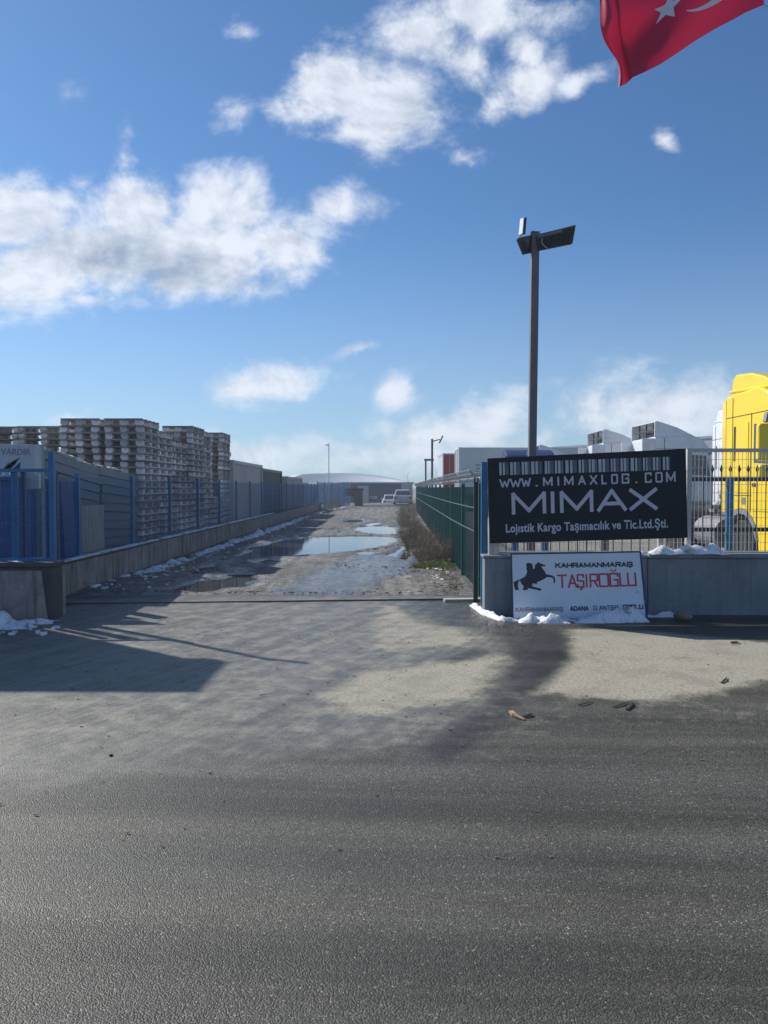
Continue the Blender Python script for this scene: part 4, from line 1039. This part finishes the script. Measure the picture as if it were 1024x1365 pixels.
# ------------------------------------------------------------------ far buildings
bd = empty('warehouse', (-20, 150, -1.75)); tag(bd, 'distant hall with a broad curved white metal roof', 'building')
MB().b2((0, 0, 0), (25.5, 30, 4.1)).build('wall', M['bld_blue'], bd)
for i in range(12): MB().b2((.6 + i * 2.1, -.06, 2.6), (2.0 + i * 2.1, -.01, 3.4)).build('window', M['glass'], bd)
NX = 40; m = MB(); rib = MB()
def roofz(u, v):
    return 4.12 + v * max(.1, 2.5 - 3.2 * abs(u - .42) ** 2.0 / (.50 if u > .42 else 1.2))
for j in range(5):
    for i in range(NX + 1):
        u, v = i / NX, j / 4; m.v.append(Vector((u * 27 - 1, -1 + v * 26, roofz(u, v) * (1 - .0))))
for j in range(4):
    for i in range(NX): a = j * (NX + 1) + i; m.f.append([a, a + 1, a + NX + 2, a + NX + 1])
m.build('roof', M['roof_white'], bd, smooth=True)
for i in range(NX + 1):
    u = i / NX; u2 = min(1, u + .10)
    rib.bar((u * 27 - 1, -1, roofz(u, 0) + .05), (u2 * 27 - 1, 25, roofz(u2, 1) + .05), .22, .12)
rib.build('roof_rib', M['bld_blue'], bd)
bd = empty('warehouse', (at(455, 660, 125).x, 125, -1.75)); tag(bd, 'low blue grey building with a flat roof behind the navy trailer', 'building')
MB().b2((0, 0, 0), (11.6, 12, 3.9)).build('wall', M['bld_blue'], bd); MB().b2((-.2, -.2, 3.901), (11.8, 12.2, 4.25)).build('roof_edge', M['bld_grey'], bd)
for i in range(4): MB().b2((.5 + i * 2.3, -.05, 2.2), (2.1 + i * 2.3, -.01, 3.2)).build('window', M['glass'], bd)
a, b = Vector((at(715, 600, 122).x, 122, 0)), Vector((at(1080, 600, 82).x, 82, 0)); dv = (b - a); L = dv.length
bd = empty('warehouse', (a.x, a.y, -1.75), math.atan2(dv.y, dv.x)); tag(bd, 'long pale grey warehouse behind the parked trucks', 'building')
MB().b2((0, 0, 0), (L, 25, 9.3)).build('wall', M['bld_grey'], bd); MB().b2((-.1, -.12, 9.301), (L + .1, 25.1, 9.6)).build('roof_edge', M['bld_blue'], bd)
for i in range(int(L / 5)): MB().b2((1 + i * 5, -.06, 3.8), (4 + i * 5, -.01, 4.8)).build('window', M['glass'], bd)
# brick hut at the end of the lane
bd = empty('brick_hut', (at(461, 660, 66).x, 66, 0)); tag(bd, 'small brown brick hut with a dark roof at the end of the blue fence', 'hut')
MB().b2((.75, 0, -.1), (1.42, 1.2, 1.35)).build('wall', M['brick'], bd); MB().b2((.0, .1, .9), (.75, 1.1, 1.3)).build('awning', M['brick'], bd)
MB().prism([(-.25, 1.36), (1.5, 1.36), (1.5, 1.55), (-.15, 1.5)], 1, -.15, 1.35).build('roof', M['seam'], bd)

# ------------------------------------------------------------------ cars
def car(name, label, mat, loc, rz):
    t = empty(name, loc, rz); tag(t, label, 'car')
    L = 4.3
    low = [(0, .32), (.02, .62), (.10, .86), (.55, .92), (3.2, .86), (4.1, .72), (4.28, .55), (4.28, .3)] 
    arch1 = circ((3.45, .30), .36, 0, 180, 8); arch0 = circ((.85, .30), .36, 0, 180, 8)
    prof = low + [(4.2, .24)] + [(x, max(z, .24)) for x, z in arch1] + [(x, max(z, .24)) for x, z in arch0] + [(.05, .24)]
    MB().prism(prof, 1, -.86, .86).build('body', mat, t, bevel=.05)
    cb = MB(); k = 0
    P = [(.30, .90, .80), (.95, 1.40, .62), (2.15, 1.43, .62), (3.05, .88, .78)]
    for s in (-1, 1):
        for x, z, w_ in P: cb.v.append(Vector((x, s * w_, z)))
    cb.f = [[0, 1, 2, 3], [7, 6, 5, 4], [0, 4, 5, 1], [1, 5, 6, 2], [2, 6, 7, 3]]
    cb.build('cabin', mat, t, bevel=.04)
    g = MB()
    for (i0, i1) in ((0, 1), (3, 2)):
        A, B = Vector((P[i0][0], 0, P[i0][1])), Vector((P[i1][0], 0, P[i1][1])); d_ = B - A; nn = Vector((-d_.z, 0, d_.x)).normalized()
        if nn.z < 0: nn = -nn
        n_ = len(g.v)
        for tt, sg in ((.12, -1), (.12, 1), (.88, 1), (.88, -1)):
            g.v.append(A + d_ * tt + nn * .02 + Vector((0, sg * (P[i0][2] * (1 - tt) + P[i1][2] * tt - .07), 0)))
        g.f.append([n_, n_ + 1, n_ + 2, n_ + 3])
    g.build('windscreen', M['glass'], t)
    for s in (-1, 1):
        g = MB()
        for q in ([(.62, .93), (1.05, 1.34), (1.55, 1.36), (1.55, .93)], [(1.62, .93), (1.62, 1.36), (2.1, 1.37), (2.75, .93)]):
            n_ = len(g.v)
            for x, z in q: g.v.append(Vector((x, s * (.80 - (z - .9) / .5 * .17 + .012), z)))
            g.f.append([n_ + i for i in range(4)])
        g.build('side_window', M['glass'], t)
        wheel(t, .85, s * .76, .31, .2, s); wheel(t, 3.45, s * .76, .31, .2, s)
        MB().b2((-.01, s * .68 - .14, .62), (.06, s * .68 + .14, .78)).build('tail_light', M['light_red'], t)
        MB().b2((4.2, s * .6 - .16, .56), (4.28, s * .6 + .16, .68)).build('headlight', M['lamp_glass'], t)
        MB().b2((2.55, min(s * .84, s * 1.0), .92), (2.68, max(s * .84, s * 1.0), 1.05)).build('mirror', mat, t, bevel=.02)
    MB().b2((-.03, -.8, .3), (.03, .8, .5)).build('bumper', mat, t, bevel=.02)
    MB().b2((-.022, -.26, .62), (-.002, .26, .73)).build('number_plate', M['sign_pale'], t)
    return t
c1 = at(537.5, 675, 70)
car('parked_car', 'silver sedan seen from behind at the right end of the lane', M['car_silver'], (c1.x, 70, -.02), R(90))
car('parked_car', 'white car half hidden ahead of the silver sedan', M['car_white'], (c1.x - 1.0, 84, -.62), R(92))
car('parked_car', 'white car down past the crest before the navy trailer', M['car_white'], (at(482, 675, 92).x, 92, -1.68), R(2))

# ------------------------------------------------------------------ far poles
def far_pole(x, y, h, label, head, r=.05):
    t = empty('lamp_post', (x, y, 0)); tag(t, label, 'lamp post')
    MB().bar((0, 0, -1), (0, 0, h), r * 2, n=8).build('pole', M['galv'] if head == 1 else M['pole'], t)
    if head == 1: MB().bar((0, 0, h - .3), (-.35, 0, h - .2), .12).build('lamp_head', M['galv'], t)
    elif head == 2:
        MB().bar((0, 0, h - .1), (.3, 0, h - .02), .04).build('arm', M['pole'], t); MB().bar((.28, 0, h - .16), (.42, 0, h + .12), .13, .05).build('lamp_head', M['pole'], t)
    else: MB().bar((-.1, 0, h), (.5, 0, h), .12).build('lamp_head', M['pole'], t)
p = at(438.5, 600, 80); far_pole(p.x, 80, at(438, 590, 80).z, 'thin pale pole rising far behind the blue fence', 1)
p = at(572, 640, 30); far_pole(p.x + .12, 30, at(572, 585, 30).z, 'dark lamp post with a bent lamp beside the green fence', 2, .045)
p = at(565.5, 640, 48); far_pole(p.x + .1, 48, at(565, 613, 48).z, 'shorter far lamp post with a crossbar beside the green fence', 3, .06)

# ------------------------------------------------------------------ off-frame left: tall tower added for its shadow on the road, street pole inferred from its shadow
t = empty('shadow_tower', (-8.9, 9.65, 0)); tag(t, 'narrow tall plastered tower added out of view to cast a road shadow', 'tower')
MB().b2((-1.2, .75, 0), (1.55, 1.65, 5.5)).build('wall', M['plaster_tower'], t); MB().b2((-1.3, .68, 5.501), (1.66, 1.75, 5.68)).build('roof', M['cap'], t)
MB().b2((-.2, .70, .1), (.8, .747, 2.1)).build('door', M['galv'], t); MB().b2((-.6, .70, 4.2), (.9, .747, 4.7)).build('vent', M['chassis'], t)
t = empty('street_pole', (-6.15, 10.95, 0)); tag(t, 'slim grey steel pole behind the left front fence', 'pole')
MB().bar((0, 0, -.1), (0, 0, 5.0), .10, n=8, w2=.08).build('shaft', M['pole'], t); MB().bar((0, 0, 4.9), (.3, -.1, 5.05), .07, n=8).build('arm', M['pole'], t)

# ------------------------------------------------------------------ left yard: bins, board, panels
t = empty('storage_bin', (-5.02, 10.35, 0)); tag(t, 'blue steel storage bin standing behind the fence at the corner', 'bin')
MB().b2((-2.6, 0, .42), (-.6, 1.42, 1.7)).build('body', M['blue_bin'], t, bevel=.01)
MB().b2((-.594, 0.02, .42), (-.0, 1.4, 1.7)).build('body', M['blue_bin'], t, bevel=.01)
rb_ = MB()
for x in (-2.2, -1.75, -1.3, -.85, -.4): rb_.b2((x - .035, -.03, .45), (x + .035, -.002, 1.68))
for y in (.35, .75, 1.15): rb_.b2((.002, y - .035, .45), (.03, y + .035, 1.68))
rb_.build('stiffener', M['blue_dark'], t)
MB().b2((-2.65, -.05, 1.701), (.04, 1.45, 1.75)).build('lid', M['blue_bin'], t, bevel=.01)
for x in (-2.4, -.3):
    for y in (.2, 1.3): MB().b2((x - .06, y - .06, 0), (x + .06, y + .06, .418)).build('leg', M['blue_dark'], t)
sn = MB().b2((-2.5, 0, 1.751), (0, 1.4, 1.765))
# pale sign board above the bin
Q3 = Quad(at(-75, 591, 10.6), at(48, 592.5, 10.6), at(47, 631, 10.6), at(-75, 631, 10.6))
t = empty('sign_board', at(0, 632, 10.6)); og = tuple(t.location); tag(t, 'pale sign with faded reddish lettering and a small roof picture above the blue bin', 'sign')
sheet(Q3, .03, origin=og).build('board', M['sign_pale'], t, bevel=.003)
font_on(Q3, 'MALZEMEMİZ VARDIR', .03, .63, .945, .85, M['ink_faded'], 'faded_lettering', t, offset=.02, origin=og)
hp = MB(); og3 = Vector(og)
def h3(poly, mat):
    mm = MB(); mm.v = [Q3(u, v, .003) - og3 for u, v in poly]; mm.f = [list(range(len(poly)))]; return mm.build('roof_picture', mat, t)
h3([(.66, .18), (.80, .5), (.79, .35), (.70, .10)], M['ink_black']); h3([(.64, .1), (.70, .36), (.76, .4), (.82, .56), (.83, .52), (.72, .08)], M['bars_b']); h3([(.74, .12), (.84, .40), (.83, .16)], M['frame_blue']); h3([(.72, .34), (.78, .48), (.77, .38)], M['frame_blue'])
MB().b2((-.9, .04, -.2), (.52, .09, -.001)).build('bracket', M['galv'], t)
t = empty('steel_column', (at(52.5, 600, 11.1).x, 11.1, 0)); tag(t, 'grey square column between the pale sign and the grey panels', 'column')
MB().b2((-.05, -.05, 0), (.05, .05, at(52, 593, 11.1).z)).build('shaft', M['bld_blue'], t)
# stacks of insulated panels, lying tilted
ORD = 'topmost second third fourth fifth sixth seventh eighth ninth tenth eleventh twelfth thirteenth fourteenth fifteenth sixteenth seventeenth eighteenth nineteenth twentieth twenty-first twenty-second twenty-third twenty-fourth'.split()
def nth(i): return 'topmost' if i == 0 else ORD[i] + ' from the top'
def panel_stack(y0, y1, z_near, z_far, n, label_a, label_top, grp, x0=-5.18):
    L = math.hypot(y1 - y0, z_near - z_far); ang = math.atan2(z_far - z_near, y1 - y0); th = .165
    pmh = MB().b2((-1.0, 0, .016), (0, L, th - .010)); pmh.b2((-.95, .04, -.0), (-.05, L - .04, th)); me = pmh.mesh('panel_body', M['panel_grey'])
    for k in range(n):
        o = bpy.data.objects.new('wall_panel', me); COL.objects.link(o)
        z = z_near - th * (k + 1) - .01
        o.location = (x0 + rnd.uniform(-.02, .02), y0 + rnd.uniform(-.07, .07), z); o.rotation_euler = (ang * (1 - k * .045), 0, R(rnd.uniform(-.5, .5)))
        tag(o, label_top if k == 0 else label_a % ORD[k], 'wall panel', grp)
panel_stack(11.92, 14.0, 2.20, 1.97, 12, 'grey insulated panel, %s from the top in the nearer stack behind the blue fence', 'topmost grey insulated panel of the nearer stack, snow along its edge', 'grey insulated panels in the nearer stack')
panel_stack(14.1, 17.2, 2.00, 1.80, 10, 'grey insulated panel, %s from the top in the farther stack before the pallets', 'topmost grey insulated panel of the farther stack before the pallets', 'grey insulated panels in the farther stack')
bb_ = MB().b2((-.02, 0, 0), (.02, .62, 1.25)).b2((.0205, .02, .02), (.035, .06, 1.23)).b2((.0205, .56, .02), (.035, .60, 1.23)).build('blue_panel', M['blue_bin'])
bb_.location = (-5.0, 11.93, .46); bb_.rotation_euler = (0, R(-3), 0); tag(bb_, 'flat blue steel panel standing between the blue bin and the ribbed white sheet', 'panel')
sn_ = MB().b2((-.02, 0, 0), (.02, .6, .02))
sh = empty('ribbed_sheet', (-5.02, 12.75, .22)); tag(sh, 'dirty white ribbed sheet leaning upright against the grey panels', 'metal sheet')
m = MB(); P = []
for i in range(9):
    a = i * .11; P += [(a, 0), (a + .03, 0), (a + .045, .025), (a + .085, .025), (a + .1, 0)]
Pb = [(x, y - .008) for x, y in reversed(P)]
m.prism([(y, x) for x, y in P + Pb], 2, 0, 1.08); so_ = m.build('sheet', M['sheet_white'], sh)

# ------------------------------------------------------------------ pallets
def pallet_meshes(L, W):
    """L along local x (wide face seen), W along y"""
    d = MB()
    for i in range(5):
        y = -W / 2 + .05 + i * (W - .1) / 4; d.b2((-L / 2, y - .045, .122), (L / 2, y + .045, .144))
    for x in (-L / 2 + .07, 0, L / 2 - .07): d.b2((x - .06, -W / 2, .1), (x + .06, W / 2, .1215))
    deck = d.mesh('deck', M['pallet'])
    s = MB()
    for y in (-W / 2 + .07, 0, W / 2 - .07): s.b2((-.072, y - .07, .0222), (.072, y + .07, .0995))
    s.b2((-.05, -W / 2, 0), (.05, W / 2, .022))
    return deck, s.mesh('block_row', M['pallet_block'])
PM = {'n': pallet_meshes(.8, 1.2), 'w': pallet_meshes(1.2, .8)}
def pallet_stack(x0, y0, n, kind, where, snow=True, z0=0.0):
    L, W = (.8, 1.2) if kind == 'n' else (1.2, .8); deck, row = PM[kind]; z = z0
    lean = rnd.uniform(-.02, .02)
    for k in range(n):
        p = bpy.data.objects.new('pallet', None); COL.objects.link(p)
        p.location = (x0 + L / 2 + rnd.uniform(-.018, .018) + lean * z, y0 + W / 2 + rnd.uniform(-.025, .025), z); p.rotation_euler = (0, 0, R(rnd.uniform(-1.3, 1.3)))
        tag(p, (('topmost wooden pallet of ' + where) if k == n - 1 else 'wooden pallet %s in %s' % (nth(n - 1 - k), where)), 'pallet', 'wooden pallets in ' + where)
        share('deck', deck, p)
        for x in (-L / 2 + .072, 0, L / 2 - .072): share('block_row', row, p, (x, 0, 0))
        z += .1455
    return z
S_ = [(-9.95, 18.3, 21, 'w', 'the tall stack at the left edge'), (-8.68, 18.2, 21, 'w', 'the tall stack behind the pale sign'),
      (-6.78, 16.2, 21, 'n', 'the tallest front stack above the grey panels'), (-5.88, 16.2, 21, 'n', 'the tall front stack nearest the lane'),
      (-5.88, 17.5, 20, 'n', 'the second stack behind the front corner stack'), (-5.9, 18.75, 19, 'n', 'the third stack behind the front corner stack'), (-5.72, 19.95, 22, 'n', 'the tall stack with pale block columns'),
      (-5.95, 24.4, 23, 'n', 'the farthest tall stack by the white container'), (-5.85, 21.3, 22, 'n', 'the stack behind the pale block columns'),
      (-5.92 + .05, 15.2, 0, 'w', ''), (-5.05 + .0, 17.35, 0, 'w', '')]
tops = []
for x0, y0, n, k, wh in S_:
    if n: tops.append((x0, y0, pallet_stack(x0, y0, n, k, wh), k))
# low stacks close to the fence
pallet_stack(-4.99, 18.62, 0, 'w', '')
LOWS = [(-5.32, 18.7, 13, 'n', 'the low snowy stack close behind the blue fence'), (-5.32, 22.4, 9, 'n', 'the knee high stack near the white container'), (-5.35, 17.42, 8, 'n', 'the short stack touching the grey panels')]

# ------------------------------------------------------------------ snow
def snow_strip(pts, wid, hgt, seed, name='snow_bank', z0=None, cut=.42, res=.05):
    """ragged low bank of old snow along a ground path"""
    P = [Vector((p[0], p[1], p[2] if len(p) > 2 else 0)) for p in pts]; m = MB(); rows = []
    samples = []
    for a, b in zip(P[:-1], P[1:]):
        n = max(1, int((b - a).length / res))
        for i in range(n): samples.append((a.lerp(b, i / n), (b - a).normalized()))
    samples.append((P[-1], (P[-1] - P[-2]).normalized())); K = 10
    N = len(samples)
    for i, (p, d) in enumerate(samples):
        nr = Vector((-d.y, d.x, 0)); e = min(1, i / 5, (N - 1 - i) / 5)
        for j in range(K + 1):
            s = j / K * 2 - 1; q = p + nr * (s * wid)
            f = mnoise.fractal(q * 3.2 + Vector((seed, 0, 0)), .8, 2.1, 4) * .5 + .5
            g_ = mnoise.fractal(q * 16 + Vector((0, seed, 0)), .8, 2.1, 3)
            h = (1 - s * s) * e * (f - cut) * 2.2
            z = hgt * (h + .14 * g_) - .006 * (h < .05)
            m.v.append(Vector((q.x, q.y, p.z + max(z, -.03))))
    for i in range(N - 1):
        for j in range(K): a = i * (K + 1) + j; m.f.append([a, a + 1, a + K + 2, a + K + 1])
    o = m.build(name, M['snow'], smooth=True, kind='stuff'); return o
snow_strip([(-7, 8.98, -.004), (-5.0, 8.92, -.004), (-4.3, 8.86, -.004), (-3.85, 8.95, -.004)], .27, .16, 2.2, cut=.30)
snow_strip([(-4.9, 8.62, -.004), (-4.4, 8.6, -.004)], .16, .06, 6.2, cut=.40)
snow_strip([(-4.62, 11.6, .0), (-4.6, 13.5, .0), (-4.55, 15, 0)], .10, .07, 3.3, cut=.45)
snow_strip([(-4.5, 14.2, .0), (-4.35, 16.5, .0), (-4.3, 19, 0), (-4.25, 21.5, 0)], .24, .11, 8.3, cut=.42)
snow_strip([(-4.35, 21.3, .0), (-4.2, 27, .0), (-4.15, 35, 0), (-4.0, 44, 0), (-3.8, 52, 0)], .30, .13, 5.3, cut=.38, res=.1)
snow_strip([(-3.9, 52, 0), (-3.6, 58, 0), (-3.2, 62, 0)], .3, .1, 7.3, cut=.4, res=.1)
gl = lambda a, b: tuple(gnd(a, b)[:2]) + (-.002,)
snow_strip([gl(628, 806), gl(648, 820), gl(672, 828), gl(695, 827.5)], .05, .05, 1.3, cut=.12, res=.03)
snow_strip([gl(690, 828), gl(740, 829), gl(800, 828.5), gl(862, 827)], .13, .125, 4.3, cut=.2, res=.03)
snow_strip([gl(855, 822), gl(890, 822), gl(905, 822), gl(925, 822)], .06, .07, 6.3, cut=.28, res=.03)
wtop = .775
snow_strip([(3.15, 9.66, .752), (3.33, 9.66, .752)], .06, .06, 1.9, cut=.1, res=.02)
snow_strip([(3.33, 9.66, wtop), (3.7, 9.66, wtop), (4.3, 9.64, wtop)], .12, .075, 7.9, cut=.15, res=.03)
snow_strip([(2.7, 9.66, .75), (3.1, 9.66, .75)], .08, .04, 3.9, cut=.3, res=.03)
snow_strip([(-4.77, 10.4, .515), (-4.77, 20, .515), (-4.77, 33, .515)], .10, .02, 2.9, cut=.30, res=.08)
snow_strip([(-7, 9.37, .70), (-4.02, 9.37, .70)], .1, .025, 3.7, cut=.35, res=.05)
snow_strip([(-7.4, 10.65, 1.75), (-5.1, 10.65, 1.75)], .25, .035, 3.1, cut=.2, res=.05)
snow_strip([(-5.2, 10.4, 1.75), (-5.2, 11.7, 1.75)], .15, .035, 4.1, cut=.2, res=.05)
snow_strip([(-5.21, 11.95, 2.205), (-5.21, 13.3, 2.06)], .05, .025, 8.1, cut=.1, res=.05)
snow_strip([(-5.24, 13.2, 2.05), (-5.25, 15.4, 1.945)], .05, .025, 9.1, cut=.35, res=.04)
for x0, y0, n, k, wh in LOWS:
    zt = pallet_stack(x0 - .42 if k == 'n' else x0, y0, n, k, wh)
    snow_strip([(x0 - .35, y0 + .1, zt), (x0 - .1, y0 + 1.0, zt)], .3, .03, x0 * 3, cut=.25)
# melting snow crumbs on the lane edge
m = MB(); rs = random.Random(5)
for k in range(420):
    yy = rs.uniform(11.8, 34); xx = -4.55 + abs(rs.gauss(0, .45)) if rs.random() < .7 else 1.2 - abs(rs.gauss(0, .3))
    s = rs.uniform(.01, .045); m.box((xx, yy, .02 + s * .2), (s * rs.uniform(.8, 2), s * rs.uniform(.8, 2), s * .7), Matrix.Rotation(rs.uniform(0, 3), 3, 'Z') @ Matrix.Rotation(rs.uniform(-.3, .3), 3, 'X'))
for k in range(60):
    xx = rs.uniform(-6, -3.7); yy = 8.6 + rs.uniform(-.35, .2); s = rs.uniform(.01, .05); m.box((xx, yy, s * .25), (s * 1.5, s, s * .6), Matrix.Rotation(rs.uniform(0, 3), 3, 'Z'))
m.build('snow_crumbs', M['snow'], kind='stuff')
# loose stones in the lane
m = MB()
for k in range(2600):
    yy = 11.5 + 22 * rs.random() ** 1.3; xx = rs.uniform(-4.2, 1.3); s = rs.uniform(.006, .028) * (1 + (yy > 18) * .6)
    if any(poly_sd(np.array([xx]), np.array([yy]), p)[0] > -.25 for p in PUDG): continue
    m.bar((xx - s, yy, .018 + s * .2), (xx + s, yy + rs.uniform(-s, s), .018 + s * .3), s * 1.4, s * .9, n=5, w2=s * .8)
m.build('gravel', M['stone'], kind='stuff')
m = MB()
for k in range(500):
    xx, yy = rs.uniform(-3.5, 5), rs.uniform(3.2, 9.4)
    if rs.random() < .45: xx, yy = 1.55 + rs.gauss(0, .25), 8.9 + rs.gauss(0, .35)
    if yy > 9.5: continue
    s = rs.uniform(.003, .010); m.bar((xx - s, yy, .006), (xx + s, yy + rs.uniform(-s, s), .008), s * 1.4, s, n=5, w2=s * .8)
m.build('grit', M['stone'], kind='stuff')

# ------------------------------------------------------------------ shrubs and grass
def shrub(x, y, rx, ry, h, n, seed, label, mat, green=0):
    t = empty('shrub', (x, y, 0)); tag(t, label, 'shrub', None); rr = random.Random(seed); m = MB(); m2 = MB()
    for i in range(n):
        a = rr.uniform(0, 6.283); q = math.sqrt(rr.random()); bx, by = math.cos(a) * rx * q * .75, math.sin(a) * ry * q * .75
        hh = h * (1 - .45 * q * q) * rr.uniform(.55, 1.08); p = Vector((bx, by, -.02)); d = Vector((bx * .95 / rx + rr.gauss(0, .38), by * .95 / ry + rr.gauss(0, .38), 1)).normalized()
        seg = 4; w_ = rr.uniform(.006, .011)
        for s in range(seg):
            q2_ = p + d * (hh / seg); (m if i % 3 else m2).bar(p, q2_, w_, n=3, w2=w_ * .72, cap=False); w_ *= .72
            if s > 0:
                for _ in range(3):
                    dd = (d + Vector((rr.gauss(0, .7), rr.gauss(0, .7), rr.gauss(.1, .4)))).normalized(); l_ = rr.uniform(.06, .2) * h * 1.3
                    e = p + (q2_ - p) * rr.random(); f = e + dd * l_; (m if rr.random() > .35 else m2).bar(e, f, w_ * .9, n=3, w2=w_ * .4, cap=False)
                    for _ in range(2):
                        g0 = e + dd * l_ * rr.random(); m.bar(g0, g0 + Vector((rr.gauss(0, .04), rr.gauss(0, .04), rr.uniform(0, .07))), w_ * .7, n=3, w2=w_ * .2, cap=False)
            p = q2_; d = (d + Vector((rr.gauss(0, .16), rr.gauss(0, .16), 0))).normalized()
    m.build('twigs', M['twig'], t, kind='stuff'); m2.build('twigs', M['twig_b'], t, kind='stuff')
SH = [(1.05, 16.4, .42, .6, .80, 210, 'nearest brown dry shrub at the foot of the green fence'), (.86, 20.4, .42, .7, .88, 190, 'second brown dry shrub along the green fence, beside the big puddle'),
      (1.15, 25.5, .34, .9, .55, 100, 'third, low brown shrub along the green fence'), (1.0, 30.5, .42, 1.2, .8, 130, 'fourth brown shrub midway along the green fence'),
      (1.25, 39.5, .55, 2, 1.0, 130, 'fifth brown shrub far along the green fence'),
      (1.55, 50, .6, 2.2, 1.2, 130, 'farthest brown shrub in front of the silver sedan'), (-3.75, 57, .6, 2.2, 1.2, 150, 'brown shrub at the far end of the left wall'),
      (-4.35, 16.9, .14, .16, .25, 40, 'small dark tuft by the snow under the left wall')]
for i, (x, y, rx, ry, h, n, lab) in enumerate(SH): shrub(x, y, rx, ry, h, n, 40 + i, lab, None)
def blades(cx, cy, rx, ry, n, h, mat, seed, name):
    rr = random.Random(seed); m = MB()
    for _ in range(n):
        a, q = rr.uniform(0, 6.283), math.sqrt(rr.random()); x, y = cx + math.cos(a) * rx * q, cy + math.sin(a) * ry * q; hh = h * rr.uniform(.4, 1.1) * (1 - .5 * q)
        w = rr.uniform(.003, .007) * 1.4; an = rr.uniform(0, 6.283); dx, dy = math.cos(an) * w, math.sin(an) * w; lx_, ly_ = rr.gauss(0, .35) * hh, rr.gauss(0, .35) * hh; k = len(m.v)
        m.v += [Vector((x - dx, y - dy, 0)), Vector((x + dx, y + dy, 0)), Vector((x + dx * .6 + lx_ * .4, y + dy * .6 + ly_ * .4, hh * .6)), Vector((x - dx * .6 + lx_ * .4, y - dy * .6 + ly_ * .4, hh * .6)), Vector((x + lx_, y + ly_, hh))]
        m.f += [[k, k + 1, k + 2, k + 3], [k + 3, k + 2, k + 4]]
    return m.build(name, mat, kind='stuff')
blades(1.0, 15.3, .42, .45, 2600, .17, M['grass_green'], 1, 'grass'); blades(1.2, 15.0, .3, .6, 700, .10, M['grass_dry'], 2, 'grass')
blades(1.15, 13.2, .16, 1.4, 900, .07, M['grass_dry'], 3, 'grass'); blades(1.1, 30, .5, 18, 5000, .16, M['grass_dry'], 4, 'grass'); blades(-3.9, 48, .4, 14, 3000, .22, M['grass_dry'], 5, 'grass')
blades(.4, 66, 2.6, 5, 6000, .12, M['grass_dry'], 6, 'grass'); blades(-4.1, 17, .12, 5, 500, .1, M['grass_dry'], 8, 'grass')
snow_strip([(.75, 15.2, .0), (1.0, 14.9, .0)], .06, .06, 9.9, cut=.3, res=.03)
snow_strip([(.95, 20.2, .0), (.75, 23.5, .0)], .2, .09, 3.2, cut=.42, res=.06)
# thin bare sapling by the silver car
t = empty('sapling', (2.0, 50, 0)); tag(t, 'thin bare sapling standing at the far end of the green fence', 'tree')
m = MB(); p = Vector((0, 0, 0)); rr = random.Random(3)
for s in range(7):
    q = p + Vector((-.07, 0, .34)); m.bar(p, q, .035 - s * .004, n=4)
    for _ in range(3): m.bar(q, q + Vector((rr.gauss(0, .2), rr.gauss(0, .2), .3)), .008, n=3)
    p = q
m.build('trunk', M['twig'], t)

# ------------------------------------------------------------------ small debris on the road
def splinter(px0, px1, w, mat, label, cat='twig'):
    a, b = gnd(*px0), gnd(*px1); t = MB(); c = (a + b) / 2; mid_ = c + (b - a).cross(Vector((0, 0, 1))).normalized() * w * .4
    t.bar(a - c + Vector((0, 0, .012)), mid_ - c + Vector((0, 0, .016)), w, w * .5, n=5, w2=w * 1.1); t.bar(mid_ - c + Vector((0, 0, .016)), b - c + Vector((0, 0, .010)), w * 1.1, w * .5, n=5, w2=w * .3)
    o = t.build('twig', mat); o.location = c; tag(o, label, cat); return o
splinter((682, 951), (699, 961), .05, M['wood_bit'], 'pale broken piece of wood on the asphalt below the white sign', 'wood scrap')
splinter((699, 957), (710, 953), .03, M['bark'], 'short dark chip beside the pale piece of wood', 'bark chip')
splinter((771, 942), (791, 937), .016, M['bark'], 'thin dark twig lying right of the pale wood scrap')
splinter((818, 945), (838, 937), .017, M['bark'], 'dark twig crossing another one on the dried mud edge')
splinter((836, 948), (843, 937), .028, M['bark'], 'stubby dark twig touching the crossed one')
splinter((962, 912), (969, 904), .02, M['bark'], 'short stick on the pale dried mud at right')
splinter((975, 858), (985, 857), .04, M['bark'], 'dark crumb of bark near the grey wall')
splinter((346, 929), (356, 928), .012, M['bark'], 'tiny twig on the asphalt in front of the lane')
def pebble(px, py, r, mat, label):
    m = bmesh.new(); bmesh.ops.create_icosphere(m, subdivisions=3, radius=r)
    for v in m.verts: v.co *= 1 + .25 * mnoise.noise(v.co * 3 / r * .4); v.co.z *= .6
    me = bpy.data.meshes.new('stone'); m.to_mesh(me); m.free(); me.materials.append(mat); o = bpy.data.objects.new('stone', me); COL.objects.link(o); c = gnd(px, py); o.location = (c.x, c.y, r * .45); tag(o, label, 'stone')
pebble(910, 826, .10, M['stone'], 'brown stone half under snow at the foot of the grey wall')
pebble(148, 1008 - 0, .012, M['bark'], 'tiny dark pebble alone on the asphalt at left')

# ------------------------------------------------------------------ air
hm = bpy.data.materials.new('thin_haze'); hm.use_nodes = True; hm.node_tree.nodes.clear(); ht = NT(hm.node_tree)
pv = ht.n('ShaderNodeVolumePrincipled'); pv.inputs['Color'].default_value = (.74, .86, 1, 1); pv.inputs['Density'].default_value = .0014; pv.inputs['Anisotropy'].default_value = .3
ho_ = ht.n('ShaderNodeOutputMaterial'); ht.link(pv.outputs[0], ho_.inputs['Volume'])
MB().b2((-140, -45, -3.1), (140, 240, 14)).build('haze', hm, kind='stuff')
scene.cycles.volume_bounces = 0
